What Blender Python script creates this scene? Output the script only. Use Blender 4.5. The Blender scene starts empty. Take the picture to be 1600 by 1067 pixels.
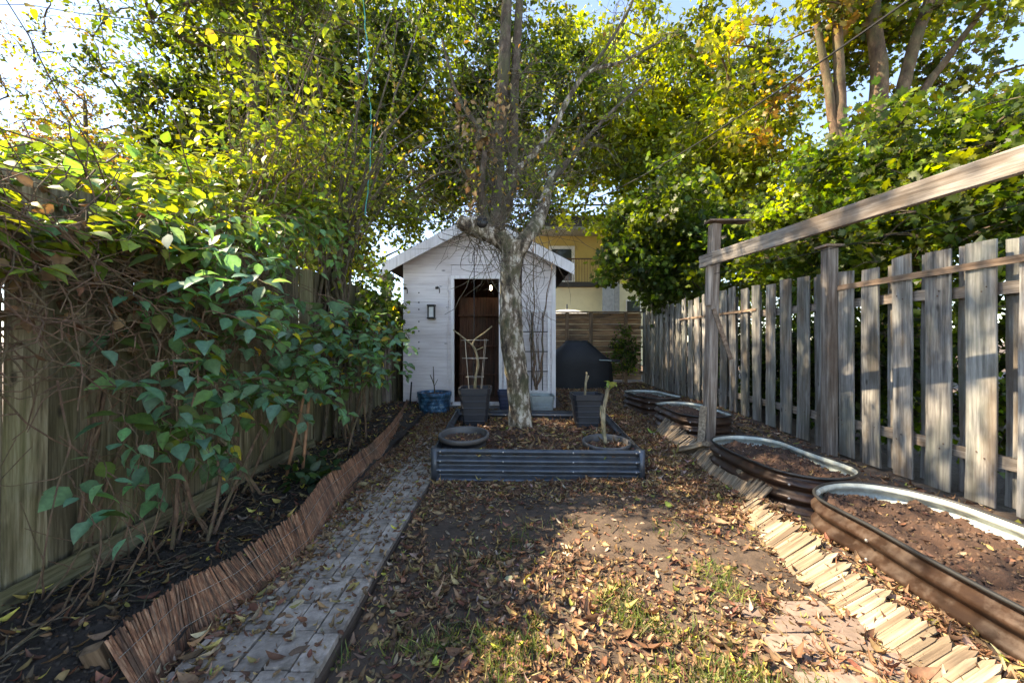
import bpy, math, random
import numpy as np
from mathutils import Vector, Matrix
random.seed(7); RNG = np.random.default_rng(11)
R = math.radians
scene = bpy.context.scene
COL = scene.collection
# ------------------------------------------------------------------ camera, sky, sun, exposure
CAM_H = 1.25; FPX = 640.0
cam_d = bpy.data.cameras.new('camera'); cam = bpy.data.objects.new('camera', cam_d); COL.objects.link(cam)
cam.location = (0, 0, CAM_H); cam.rotation_euler = (R(90), 0, 0)
cam_d.sensor_fit = 'HORIZONTAL'; cam_d.sensor_width = 36; cam_d.lens = 36 * FPX / 1600
cam_d.clip_start = 0.05; cam_d.clip_end = 2000
scene.camera = cam
SUN_DIR = Vector((-0.68, 0.10, 0.72)).normalized()        # towards the sun
world = bpy.data.worlds.new('World'); scene.world = world; world.use_nodes = True
wn = world.node_tree; bg = wn.nodes['Background']
sky = wn.nodes.new('ShaderNodeTexSky'); sky.sky_type = 'NISHITA'; sky.sun_disc = False
sky.sun_elevation = math.asin(SUN_DIR.z); sky.sun_rotation = math.atan2(SUN_DIR.x, SUN_DIR.y)
sky.air_density = 0.65; sky.dust_density = 0.05; sky.ozone_density = 0.6
wn.links.new(sky.outputs[0], bg.inputs[0]); bg.inputs[1].default_value = 0.14
sun_d = bpy.data.lights.new('sun', 'SUN'); sun_d.energy = 3.6; sun_d.angle = R(0.55); sun_d.color = (1, 0.93, 0.80)
sun = bpy.data.objects.new('sun', sun_d); COL.objects.link(sun)
sun.rotation_euler = SUN_DIR.to_track_quat('Z', 'Y').to_euler()
vs = scene.view_settings; vs.view_transform = 'Standard'; vs.look = 'None'; vs.gamma = 1; vs.use_curve_mapping = False
vs.exposure = 2.35
vs.use_white_balance = True; vs.white_balance_temperature = 8000; vs.white_balance_tint = 11
cy = scene.cycles; cy.max_bounces = 5; cy.diffuse_bounces = 3; cy.glossy_bounces = 2; cy.transmission_bounces = 4
cy.transparent_max_bounces = 4; cy.use_denoising = True; cy.use_adaptive_sampling = True; cy.adaptive_threshold = 0.025; cy.sample_clamp_indirect = 8

# ------------------------------------------------------------------ helpers
def P(px, py, Y):                       # a photo position at depth Y -> world point
    return Vector(((px - 800) * Y / FPX, Y, CAM_H - (py - 533) * Y / FPX))
def link(o, parent=None):
    COL.objects.link(o)
    if parent is not None:
        o.parent = parent; o.matrix_parent_inverse = Matrix.Translation(-Vector(parent['at']) if 'at' in parent else Vector())
    return o
def tag(o, label=None, cat=None, group=None, kind=None):
    if label: o['label'] = label
    if cat: o['category'] = cat
    if group: o['group'] = group
    if kind: o['kind'] = kind
    return o
def thing(name, label, cat, loc, group=None):
    o = bpy.data.objects.new(name, None); COL.objects.link(o); o.location = loc; o.empty_display_size = 0.1
    tag(o, label, cat, group); TH[o.name] = Vector(loc); return o
TH = {}
def put(name, me, parent=None, loc=(0, 0, 0), rot=(0, 0, 0), scale=None):
    o = bpy.data.objects.new(name, me); COL.objects.link(o); o.location = loc; o.rotation_euler = rot
    if scale: o.scale = scale
    if parent is not None:
        o.parent = parent
        if parent.name in TH: o.matrix_parent_inverse = Matrix.Translation(-TH[parent.name])
        elif parent.parent is None or True:
            o.matrix_parent_inverse = Matrix.Identity(4) if tuple(parent.location) == (0, 0, 0) else Matrix.LocRotScale(parent.location, parent.rotation_euler, parent.scale).inverted()
    return o
def meshd(name, v, f, mat, smooth=False, col=None):
    me = bpy.data.meshes.new(name)
    me.from_pydata([tuple(p) for p in v], [], [tuple(q) for q in f])
    me.materials.append(mat)
    if smooth: me.shade_smooth()
    me.update(); return me
def fastmesh(name, V, F, mat, col=None, smooth=False):
    """V (n,3), F list of (k,m) index arrays, one per face size; col (n,3)"""
    me = bpy.data.meshes.new(name); V = np.asarray(V, np.float32)
    F = [np.asarray(a, np.int32) for a in F if len(a)]
    loops = np.concatenate([a.ravel() for a in F]); cnt = np.concatenate([np.full(len(a), a.shape[1], np.int32) for a in F])
    me.vertices.add(len(V)); me.vertices.foreach_set('co', V.ravel())
    me.loops.add(len(loops)); me.loops.foreach_set('vertex_index', loops)
    me.polygons.add(len(cnt)); me.polygons.foreach_set('loop_start', np.concatenate([[0], np.cumsum(cnt)[:-1]]).astype(np.int32))
    if smooth: me.polygons.foreach_set('use_smooth', np.ones(len(cnt), bool))
    if col is not None:
        a = me.color_attributes.new('Col', 'FLOAT_COLOR', 'POINT')
        a.data.foreach_set('color', np.concatenate([col, np.ones((len(col), 1))], 1).astype(np.float32).ravel())
    me.materials.append(mat); me.update(calc_edges=True); me.validate(); return me
class MB:
    def __init__(s): s.v = []; s.f = []
    def add(s, v, f):
        n = len(s.v); s.v += [tuple(p) for p in v]; s.f += [tuple(i + n for i in q) for q in f]; return s
    def box(s, c, d, M=None):
        c = Vector(c); v = []
        for x in (-.5, .5):
            for y in (-.5, .5):
                for z in (-.5, .5):
                    p = Vector((x * d[0], y * d[1], z * d[2]))
                    v.append((M @ p if M else p) + c)
        return s.add(v, [(0, 1, 3, 2), (4, 6, 7, 5), (0, 4, 5, 1), (2, 3, 7, 6), (0, 2, 6, 4), (1, 5, 7, 3)])
    def tube(s, pts, rad, seg=6, cap=True):
        pts = [Vector(p) for p in pts]; n = len(pts)
        if not hasattr(rad, '__len__'): rad = [rad] * n
        t0 = (pts[1] - pts[0]).normalized(); u = t0.orthogonal().normalized(); v = []
        for i, p in enumerate(pts):
            t = (pts[min(i + 1, n - 1)] - pts[max(i - 1, 0)])
            if t.length < 1e-9: t = t0
            t.normalize(); u = (u - t * u.dot(t)); u = u.normalized() if u.length > 1e-6 else t.orthogonal().normalized(); w = t.cross(u)
            for k in range(seg):
                a = 2 * math.pi * k / seg; v.append(p + (u * math.cos(a) + w * math.sin(a)) * rad[i])
        f = []
        for i in range(n - 1):
            for k in range(seg):
                k2 = (k + 1) % seg; f.append((i * seg + k, i * seg + k2, (i + 1) * seg + k2, (i + 1) * seg + k))
        if cap: f.append(tuple(range(seg))[::-1]); f.append(tuple((n - 1) * seg + k for k in range(seg)))
        return s.add(v, f)
    def prism(s, poly, y0, y1):          # poly in (x, z), extruded along y
        n = len(poly)
        v = [(x, y0, z) for x, z in poly] + [(x, y1, z) for x, z in poly]
        f = [tuple(range(n)), tuple(range(2 * n - 1, n - 1, -1))] + [(i, i + n, (i + 1) % n + n, (i + 1) % n) for i in range(n)]
        return s.add(v, f)
    def mesh(s, name, mat, smooth=False): return meshd(name, s.v, s.f, mat, smooth)
    def put(s, name, mat, parent=None, smooth=False): return put(name, s.mesh(name, mat, smooth), parent)
def plank(w, t, h, rnd, ch=0.004, n=4, wob=0.004, topcut=0.0, shape=None):
    """chamfered board standing on z=0, origin at its base centre, w along x, t along y"""
    m = MB(); v = []
    for i in range(n + 1):
        z = h * i / n; ox = rnd.uniform(-wob, wob); oy = rnd.uniform(-wob, wob) * .7; dw = rnd.uniform(-wob, wob) * .5
        a, b = w / 2 + dw, t / 2
        for k, (x, y) in enumerate(((-a + ch, -b), (a - ch, -b), (a, -b + ch), (a, b - ch), (a - ch, b), (-a + ch, b), (-a, b - ch), (-a, -b + ch))):
            zz = z + (topcut * x / a if i == n else 0); v.append((x + ox, y + oy, zz))
    f = [tuple(range(8))[::-1], tuple(n * 8 + k for k in range(8))]
    for i in range(n):
        for k in range(8): f.append((i * 8 + k, i * 8 + (k + 1) % 8, i * 8 + 8 + (k + 1) % 8, i * 8 + 8 + k))
    return m.add(v, f)
def knobby(pts, rad, seg, amp, rnd):
    # subdivide a limb and roughen it
    P2 = []; R2 = []
    for i in range(len(pts) - 1):
        for q in range(4):
            t = q / 4; p0 = pts[max(i - 1, 0)]; p1 = pts[i]; p2 = pts[i + 1]; p3 = pts[min(i + 2, len(pts) - 1)]
            P2.append(.5 * ((2 * p1) + (p2 - p0) * t + (2 * p0 - 5 * p1 + 4 * p2 - p3) * t * t + (3 * p1 - p0 - 3 * p2 + p3) * t ** 3)); R2.append(rad[i] + (rad[i + 1] - rad[i]) * t)
    P2.append(pts[-1]); R2.append(rad[-1]); m = MB().tube(P2, R2, seg); out = []
    for k, p in enumerate(m.v):
        c = P2[min(k // seg, len(P2) - 1)]; d = Vector(p) - c; s = 1 + amp * (math.sin(p[2] * 23 + k % seg * 1.7) * .5 + math.sin(p[2] * 51 + (k % seg) * 2.9) * .35 + rnd.uniform(-.4, .4)); out.append(c + d * s)
    m.v = [tuple(q) for q in out]; return m
# value noise
_T = RNG.random((64, 64))
def vnoise(x, y):
    xi = np.floor(x).astype(int); yi = np.floor(y).astype(int); fx = x - xi; fy = y - yi
    fx = fx * fx * (3 - 2 * fx); fy = fy * fy * (3 - 2 * fy)
    g = lambda a, b: _T[a % 64, b % 64]
    return (g(xi, yi) * (1 - fx) + g(xi + 1, yi) * fx) * (1 - fy) + (g(xi, yi + 1) * (1 - fx) + g(xi + 1, yi + 1) * fx) * fy - .5
def fbm(x, y, o=4):
    s = 0; a = 1.
    for k in range(o): s = s + a * vnoise(x * 2 ** k + 17.3 * k, y * 2 ** k + 5.1 * k); a *= .5
    return s
def sstep(a, b, x):
    t = np.clip((x - a) / (b - a), 0, 1); return t * t * (3 - 2 * t)
def gz(x, y):                          # height of the ground
    x = np.asarray(x, float); y = np.asarray(y, float)
    z = 0.10 * sstep(3.9, 6.8, y)
    near = (np.abs(x) < 6) & (y < 13)
    z = z + np.where(near, 0.035 * fbm(x * 1.3 + 9, y * 1.3 + 3, 3) + 0.012 * fbm(x * 9, y * 9, 3), 0)
    x0 = 1.50 + .10 * (y - .8) / 2.2 + .03 * (y > 2.3); fy = sstep(2.75, 2.1, y); rm = np.clip((x - x0 - .015) / .15, 0, 1) * sstep(3.1, 2.95, y)
    z = z + .085 * rm * (fy + (1 - fy) * np.exp(-(np.clip(x - x0 - .17, 0, 9) / .12) ** 2)) * (x < 3.9)
    z = z - 0.035 * (sstep(-1.34, -1.28, x) * sstep(-.66, -.72, x)) * (y < 6.5)
    return z
def gzf(x, y): return float(gz(np.array([x]), np.array([y]))[0])

# ------------------------------------------------------------------ materials
class N:
    def __init__(s, name):
        s.m = bpy.data.materials.new(name); s.m.use_nodes = True; s.t = s.m.node_tree; s.b = s.t.nodes['Principled BSDF']; s.out = s.t.nodes['Material Output']
    def n(s, typ, **k):
        o = s.t.nodes.new('ShaderNode' + typ)
        for a, b in k.items():
            if isinstance(a, str) and hasattr(o, a): setattr(o, a, b)
        return o
    def l(s, a, b): s.t.links.new(a, b)
    def noise(s, vec, scale, detail=4, rough=.6):
        o = s.n('TexNoise'); o.inputs['Scale'].default_value = scale; o.inputs['Detail'].default_value = detail; o.inputs['Roughness'].default_value = rough
        if vec is not None: s.l(vec, o.inputs['Vector'])
        return o.outputs['Fac']
    def ramp(s, fac, stops):
        o = s.n('ValToRGB'); e = o.color_ramp.elements
        while len(e) < len(stops): e.new(.5)
        for q, (p, c) in zip(e, stops): q.position = p; q.color = (*c, 1) if len(c) == 3 else c
        s.l(fac, o.inputs[0]); return o.outputs[0]
    def mix(s, fac, a, b, typ='MIX'):
        o = s.n('MixRGB'); o.blend_type = typ
        for i, q in enumerate((fac, a, b)):
            if isinstance(q, (int, float)): o.inputs[i].default_value = q
            elif isinstance(q, tuple): o.inputs[i].default_value = (*q, 1)
            else: s.l(q, o.inputs[i])
        return o.outputs[0]
    def math(s, op, a, b=0.):
        o = s.n('Math'); o.operation = op
        for i, q in enumerate((a, b)):
            if isinstance(q, (int, float)): o.inputs[i].default_value = q
            else: s.l(q, o.inputs[i])
        return o.outputs[0]
    def bump(s, h, strength=.3, dist=.01):
        o = s.n('Bump'); o.inputs['Strength'].default_value = strength; o.inputs['Distance'].default_value = dist; s.l(h, o.inputs['Height']); s.l(o.outputs[0], s.b.inputs['Normal'])
    def coord(s, which='Object', sc=None, randoff=False):
        c = s.n('TexCoord').outputs[which]
        if randoff:
            r = s.n('ObjectInfo').outputs['Random']; mu = s.math('MULTIPLY', r, 37.); cb = s.n('CombineXYZ'); [s.l(mu, cb.inputs[i]) for i in range(3)]
            a = s.n('VectorMath'); a.operation = 'ADD'; s.l(c, a.inputs[0]); s.l(cb.outputs[0], a.inputs[1]); c = a.outputs[0]
        if sc:
            mp = s.n('Mapping'); mp.inputs['Scale'].default_value = sc; s.l(c, mp.inputs['Vector']); c = mp.outputs[0]
        return c
    def fin(s, col=None, rough=.8, metal=0., spec=None):
        if col is not None:
            if isinstance(col, tuple): s.b.inputs['Base Color'].default_value = (*col, 1)
            else: s.l(col, s.b.inputs['Base Color'])
        s.b.inputs['Roughness'].default_value = rough; s.b.inputs['Metallic'].default_value = metal
        if spec is not None: s.b.inputs['Specular IOR Level'].default_value = spec
        return s.m
def wood(name, dark, mid, light, axis=2, vary=.5, stain=(.05, .045, .035), stainamt=.6, rough=.85, moss=None, grain=1.0):
    m = N(name); sc = [36 * grain] * 3; sc[axis] = 2.0 * grain
    c = m.coord('Object', tuple(sc), True); g = m.noise(c, 1.0, 8, .65)
    col = m.ramp(g, [(.36, dark), (.5, mid), (.64, light)])
    sc2 = [3.2] * 3; sc2[axis] = 1.0
    c2 = m.coord('Object', tuple(sc2), True); st = m.noise(c2, 1.3, 5, .6)
    f = m.math('MULTIPLY', m.ramp(st, [(.46, (0, 0, 0)), (.62, (1, 1, 1))]), stainamt); col = m.mix(f, col, stain)
    if moss:
        c3 = m.coord('Object', (2.2, 2.2, 1.0), True); ms = m.ramp(m.noise(c3, 1.1, 4), [(.45, (0, 0, 0)), (.65, (1, 1, 1))]); col = m.mix(m.math('MULTIPLY', ms, .55), col, moss)
    # knots
    sck = [6.] * 3; sck[axis] = 2.6
    vo = m.n('TexVoronoi'); m.l(m.coord('Object', tuple(sck), True), vo.inputs['Vector']); vo.inputs['Scale'].default_value = 1.0
    k = m.ramp(vo.outputs['Distance'], [(.05, (1, 1, 1)), (.11, (0, 0, 0))]); col = m.mix(m.math('MULTIPLY', k, .85), col, tuple(x * .3 for x in dark))
    r = m.n('ObjectInfo').outputs['Random']; b = m.math('ADD', m.math('MULTIPLY', r, vary), 1 - vary * .5)
    cb = m.n('CombineXYZ'); [m.l(b, cb.inputs[i]) for i in range(3)]
    col = m.mix(1., col, cb.outputs[0], 'MULTIPLY')
    m.bump(g, .5, .006); return m.fin(col, rough)
def leafmat(name, trans=.42, rough=.45, gain=1.0, tint=(1.45, 1.35, .55)):
    m = N(name); a = m.n('Attribute'); a.attribute_name = 'Col'; c = a.outputs['Color']
    nz = m.noise(m.coord('Object', None), 60, 2); c2 = m.mix(.35, c, m.ramp(nz, [(.35, (.5, .5, .5)), (.65, (1.25, 1.25, 1.25))]), 'MULTIPLY')
    sp = m.ramp(m.noise(m.coord('Object', None), 38, 3), [(.64, (0, 0, 0)), (.70, (.7, .7, .7))]); c2 = m.mix(sp, c2, (.16, .085, .03))
    m.fin(c2, rough); t = m.n('BsdfTranslucent'); tc = m.mix(1., c2, tint, 'MULTIPLY'); m.l(tc, t.inputs[0])
    mx = m.n('MixShader'); mx.inputs[0].default_value = trans; m.l(m.b.outputs[0], mx.inputs[1]); m.l(t.outputs[0], mx.inputs[2]); m.l(mx.outputs[0], m.out.inputs[0])
    return m.m
def plain(name, c, rough=.6, metal=0., var=.25, scale=8., bump=0., spec=None, each=0., dust=None):
    m = N(name); nz = m.noise(m.coord('Object'), scale, 6, .65)
    col = m.ramp(nz, [(.25, tuple(x * (1 - var) for x in c)), (.75, tuple(min(1, x * (1 + var)) for x in c))])
    if each:
        r = m.n('ObjectInfo').outputs['Random']; b = m.math('ADD', m.math('MULTIPLY', r, each), 1 - each * .5); cb = m.n('CombineXYZ'); [m.l(b, cb.inputs[i]) for i in range(3)]; col = m.mix(1., col, cb.outputs[0], 'MULTIPLY')
    if dust:
        dn = m.noise(m.coord('Object', (1, 1, .6)), 7, 7, .7); df = m.ramp(dn, [(.46, (0, 0, 0)), (.68, (.8, .8, .8))]); col = m.mix(df, col, dust); m.l(m.math('ADD', m.math('MULTIPLY', df, .5), rough), m.b.inputs['Roughness']); m.l(m.math('MULTIPLY', m.math('SUBTRACT', 1., df), metal), m.b.inputs['Metallic'])
    if bump: m.bump(nz, bump, .01)
    return m.fin(col, rough, metal, spec)
def bark(name, dark, mid, light, scale=9., st=(.3, .5, .66)):
    m = N(name); c = m.coord('Object', (1, 1, .45)); a = m.noise(c, scale, 8, .7); b = m.noise(m.coord('Object', (1, 1, .7)), scale * .45, 4)
    col = m.ramp(a, [(st[0], dark), (st[1], mid), (st[2], light)]); col = m.mix(m.math('MULTIPLY', m.ramp(b, [(.45, (0, 0, 0)), (.62, (1, 1, 1))]), .5), col, (.10, .11, .045))
    m.bump(a, .9, .03); return m.fin(col, .9)
def soilmat(name, dark, light, scale=14.):
    m = N(name); c = m.coord('Object'); a = m.noise(c, scale, 10, .7); b = m.noise(c, 1.7, 4)
    col = m.ramp(a, [(.3, dark), (.7, light)]); col = m.mix(m.ramp(b, [(.35, (0, 0, 0)), (.7, (.55, .55, .55))]), col, tuple(x * 1.7 for x in light))
    m.bump(a, .9, .02); return m.fin(col, .95)
M = {}
M['soil'] = soilmat('trodden_soil', (.026, .017, .012), (.098, .066, .045))
M['mulch'] = soilmat('dark_mulch', (.010, .008, .007), (.048, .036, .027), 30)
M['bedsoil'] = soilmat('compost', (.016, .009, .006), (.085, .043, .026), 30)
M['greyfence'] = wood('weathered_fence', (.11, .10, .088), (.26, .24, .215), (.42, .395, .35), vary=.6, stain=(.115, .08, .05), stainamt=.75, moss=(.13, .15, .12))
M['greenfence'] = wood('mossy_fence', (.065, .048, .026), (.18, .148, .088), (.31, .27, .18), vary=.8, stain=(.06, .05, .025), stainamt=.8, moss=(.12, .125, .045), grain=1.3)
M['cedar'] = wood('cedar_fence', (.16, .085, .04), (.30, .17, .085), (.42, .26, .14), axis=0, vary=.4)
M['cedarpost'] = wood('cedar_post', (.10, .06, .03), (.20, .12, .065), (.3, .19, .11), vary=.3)
M['beam'] = wood('weathered_beam', (.10, .082, .066), (.25, .215, .18), (.40, .35, .30), axis=1, vary=.25, stain=(.11, .072, .045), stainamt=.7)
M['beampost'] = wood('weathered_post', (.11, .082, .06), (.25, .20, .16), (.40, .335, .275), vary=.25, stain=(.13, .08, .05), stainamt=.7)
M['strip'] = wood('brown_strip', (.14, .085, .05), (.26, .17, .11), (.36, .26, .18), axis=1, vary=.2)
M['picket'] = wood('pale_picket', (.10, .07, .042), (.27, .20, .13), (.42, .325, .22), axis=2, vary=.7, stain=(.12, .08, .05), stainamt=.7)
M['reed'] = wood('reed', (.095, .036, .019), (.225, .10, .052), (.37, .21, .125), axis=2, vary=.9, grain=2)
M['siding'] = wood('painted_siding', (.62, .565, .555), (.74, .685, .675), (.79, .74, .73), axis=0, vary=.06, stain=(.56, .49, .47), stainamt=.5, rough=.65)
M['trim'] = wood('painted_trim', (.62, .59, .57), (.80, .77, .75), (.84, .81, .80), axis=2, vary=.08, stain=(.5, .45, .42), stainamt=.3, rough=.6)
M['shedin'] = wood('brown_panel', (.06, .028, .018), (.12, .055, .034), (.17, .085, .052), axis=2, vary=.3)
M['roof'] = plain('dark_shingle', (.035, .034, .034), .9, 0, .4, 30, .3)
M['paver'] = plain('paver', (.42, .345, .285), .85, 0, .4, 22, .35, None, .45, (.10, .08, .055))
M['brickp'] = plain('pink_paver', (.23, .165, .13), .88, 0, .35, 18, .35, None, .4, (.11, .08, .055))
M['darksteel'] = plain('dark_corrugated', (.085, .098, .115), .34, .5, .35, 6, 0, None, 0, (.07, .062, .055))
M['brownsteel'] = plain('brown_corrugated', (.052, .028, .018), .30, .35, .7, 4, 0, None, 0, (.075, .047, .031))
M['liner'] = plain('pale_liner', (.46, .50, .45), .35, .1, .25, 9, 0, None, 0, (.22, .19, .15))
M['blackrim'] = plain('rubber_edge', (.02, .02, .02), .5)
M['bolt'] = plain('bolt', (.6, .6, .58), .3, .8)
M['blackpot'] = plain('black_plastic', (.022, .024, .030), .5, 0, .3, 5, .05)
M['greypot'] = plain('grey_plastic', (.085, .080, .078), .55, 0, .35, 8, .05)
M['bluetub'] = None
M['bluepot'] = plain('navy_plastic', (.022, .035, .075), .45)
M['galv'] = plain('galvanised', (.36, .42, .41), .5, .3, .25, 7)
M['cover'] = plain('black_cover', (.012, .013, .016), .6, 0, .3, 4, .3)
M['twig'] = bark('twig_bark', (.05, .035, .025), (.12, .088, .062), (.24, .19, .145), 30)
M['vine'] = bark('vine_bark', (.075, .045, .03), (.17, .10, .065), (.27, .17, .11), 30)
M['bark'] = bark('tree_bark', (.035, .025, .018), (.20, .15, .10), (.62, .55, .45), 13, (.40, .52, .60))
M['bark2'] = bark('maple_bark', (.04, .022, .012), (.12, .07, .038), (.24, .15, .085), 7)
M['bark3'] = bark('dark_bark', (.03, .02, .014), (.085, .058, .038), (.19, .14, .10), 14)
M['stake'] = plain('cane', (.30, .15, .08), .6, 0, .3, 12)
M['cut'] = bark('cut_stem', (.14, .11, .06), (.30, .245, .15), (.44, .38, .25), 22)
M['wire'] = plain('galvanised_wire', (.42, .40, .36), .45, .5)
M['black'] = plain('black_metal', (.015, .015, .016), .45)
M['cable'] = plain('cable', (.008, .008, .008), .8)
M['twine'] = plain('teal_twine', (.05, .35, .32), .7)
M['leaf'] = leafmat('leaf', .48, .5, 1., (1.7, 1.6, .45)); M['leafs'] = leafmat('canopy_leaf', .56, .5, 1., (1.75, 1.65, .42)); M['dead'] = leafmat('fallen_leaf', .15, .75, 1., (1.2, 1., .75)); M['grass'] = leafmat('grass_blade', .35, .6)
m = N('blue_marbled'); nz = m.noise(m.coord('Object'), 9, 5, .6); M['bluetub'] = m.fin(m.ramp(nz, [(.42, (.02, .05, .08)), (.55, (.03, .13, .25)), (.66, (.25, .42, .52))]), .45)
m = N('bulb_glow'); m.b.inputs['Emission Color'].default_value = (1, .85, .6, 1); m.b.inputs['Emission Strength'].default_value = 6; M['bulb'] = m.fin((1, .9, .7), .4)
m = N('glass'); M['glass'] = m.fin((.04, .05, .05), .08)
M['frost'] = plain('frosted_panel', (.72, .72, .70), .4)
M['yellow'] = plain('yellow_render', (.55, .40, .13), .9, 0, .10, 3); M['cream'] = plain('cream_render', (.66, .62, .42), .9, 0, .08, 3)
M['white'] = plain('white_paint', (.75, .74, .72), .6); M['greymetal'] = plain('grey_cladding', (.30, .32, .34), .5, .4)

# ------------------------------------------------------------------ leaves
def tpl_ovate():
    v = [(0, 0, 0)]; f3 = []; f4 = []
    for t, w in ((.22, .30), (.5, .36), (.8, .19)):
        d = -.10 * t * t; v += [(-w, t, d + .10 * w / .36 + .0), (0, t, d), (w, t, d + .10 * w / .36)]
    v.append((0, 1.05, -.16)); f3 = [(0, 2, 1), (0, 3, 2), (7, 8, 10), (8, 9, 10)]
    for a in (1, 4): f4 += [(a, a + 1, a + 4, a + 3), (a + 1, a + 2, a + 5, a + 4)]
    return np.array(v, float), np.array(f3), np.array(f4)
def tpl_simple(w=.32, fold=.10):
    return np.array([(0, 0, 0), (-w, .45, fold), (w, .45, fold), (0, 1, -.08), (0, .45, 0)], float), np.array([(0, 4, 1), (0, 2, 4), (1, 4, 3), (4, 2, 3)]), np.zeros((0, 4), int)
def tpl_maple():
    pts = [(0, 0), (.30, .06), (.24, .22), (.56, .36), (.34, .50), (.42, .72), (.16, .66), (0, 1.0), (-.16, .66), (-.42, .72), (-.34, .50), (-.56, .36), (-.24, .22), (-.30, .06)]
    v = [(x, y, .12 * abs(x) - .10 * y * y) for x, y in pts] + [(0, .42, 0)]
    n = len(pts); return np.array(v, float), np.array([(n, (i + 1) % n, i)[::-1] for i in range(n)]), np.zeros((0, 4), int)
def tpl_dead(bend, cup, twist, w=.2):
    v = []; T5 = (0, .2, .45, .72, 1)
    for t, q in zip(T5, (.12, .78, 1., .66, .04)):
        ww = w * q; a = twist * (t - .5); ca, sa = math.cos(a), math.sin(a); z = bend * ((t - .45) ** 2) * 1.4
        for x, zz in ((-ww, cup * ww), (0, 0), (ww, cup * ww * .7)): v.append((x * ca - zz * sa, t - .5, z + x * sa + zz * ca))
    f4 = [(i * 3 + k, i * 3 + k + 1, i * 3 + k + 4, i * 3 + k + 3) for i in range(4) for k in range(2)]
    return np.array(v, float), np.zeros((0, 3), int), np.array(f4)
OV, SI, MA = tpl_ovate(), tpl_simple(), tpl_maple()
def frames(d, n):
    d = d / np.linalg.norm(d, axis=1, keepdims=True); n = n - d * (n * d).sum(1, keepdims=True); l = np.linalg.norm(n, axis=1, keepdims=True)
    n = np.where(l > 1e-4, n / np.maximum(l, 1e-4), np.array([[0, 0, 1.]])); x = np.cross(d, n); return np.stack([x, d, n], 2)
def scatter(tpl, pos, d, n, size, col, name, mat):
    tv, f3, f4 = tpl; Rm = frames(np.asarray(d, float), np.asarray(n, float)); pos = np.asarray(pos, float); size = np.asarray(size, float)
    N_ = len(pos); vr = np.random.default_rng(N_ + int(abs(float(pos[0][0])) * 1e4)); S = np.stack([vr.uniform(.75, 1.2, N_), np.ones(N_), vr.normal(1.1, .7 if mat is not M['dead'] else .35, N_)], 1); tvn = tv[None] * S[:, None, :]
    V = np.einsum('nij,nvj->nvi', Rm, tvn) * size[:, None, None] + pos[:, None, :]
    k = len(tv); off = (np.arange(len(pos)) * k)[:, None, None]
    F = [(f[None] + off).reshape(-1, f.shape[1]) for f in (f3, f4) if len(f)]
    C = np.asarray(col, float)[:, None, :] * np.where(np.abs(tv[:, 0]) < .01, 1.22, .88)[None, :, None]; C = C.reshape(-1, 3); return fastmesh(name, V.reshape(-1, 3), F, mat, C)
def rand_dirs(n, zbias=0., zs=1.):
    v = RNG.normal(size=(n, 3)); v[:, 2] = v[:, 2] * zs + zbias; return v / np.linalg.norm(v, axis=1, keepdims=True)
def pal(n, cols, w, jit=.25):
    c = np.array(cols)[RNG.choice(len(cols), n, p=np.array(w) / sum(w))]; return np.clip(c * (1 + jit * RNG.normal(size=(n, 1))) * (1 + .08 * RNG.normal(size=(n, 3))), .004, .95)
def curve(p0, p1, bend, n=6):
    p0 = Vector(p0); p1 = Vector(p1); b = Vector(bend); return [p0.lerp(p1, t) + b * (4 * t * (1 - t)) for t in [i / n for i in range(n + 1)]]
def wob(pts, a, rnd=random):
    return [p + Vector((rnd.uniform(-a, a), rnd.uniform(-a, a), rnd.uniform(-a, a))) * (0 if i == 0 else 1) for i, p in enumerate(pts)]

# ------------------------------------------------------------------ ground
xs = np.unique(np.round(np.concatenate([[-900, -300, -100, -40, -20, -12, -8, -6, -5, -4, -3.2], np.arange(-2.6, 3.8, .03), [4.2, 5, 6, 8, 12, 20, 40, 100, 300, 900]]), 4))
ys = np.unique(np.round(np.concatenate([[-900, -300, -100, -40, -15, -6, -3, -1, 0, .4], np.arange(.6, 5.2, .03), np.arange(5.2, 12, .08), [13, 15, 20, 30, 60, 120, 300, 900]]), 4))
def gridmesh(name, xs, ys, zf, mat, mask=None):
    X, Y = np.meshgrid(xs, ys); Z = zf(X, Y); nx = len(xs); i = np.arange(len(ys) - 1)[:, None] * nx + np.arange(nx - 1)[None]
    q = np.stack([i, i + 1, i + nx + 1, i + nx], -1).reshape(-1, 4)
    return fastmesh(name, np.stack([X, Y, Z], -1).reshape(-1, 3), [q], mat, smooth=True)
ground = put('ground', gridmesh('ground', xs, ys, gz, M['soil'])); tag(ground, kind='structure')
def bedz(x, y):
    return .07 + .075 * sstep(-1.36, -1.62, x) + .05 * fbm(x * 3, y * 3, 3) + .03 * fbm(x * 16, y * 16, 3) + .10 * sstep(4, 7, y)
soil = put('planting_bed', gridmesh('planting_bed', np.arange(-2.16, -1.33, .02), np.arange(.5, 6.95, .025), bedz, M['mulch'])); tag(soil, kind='structure')
def bedzf(x, y): return float(bedz(np.array([x]), np.array([y]))[0])

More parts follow.
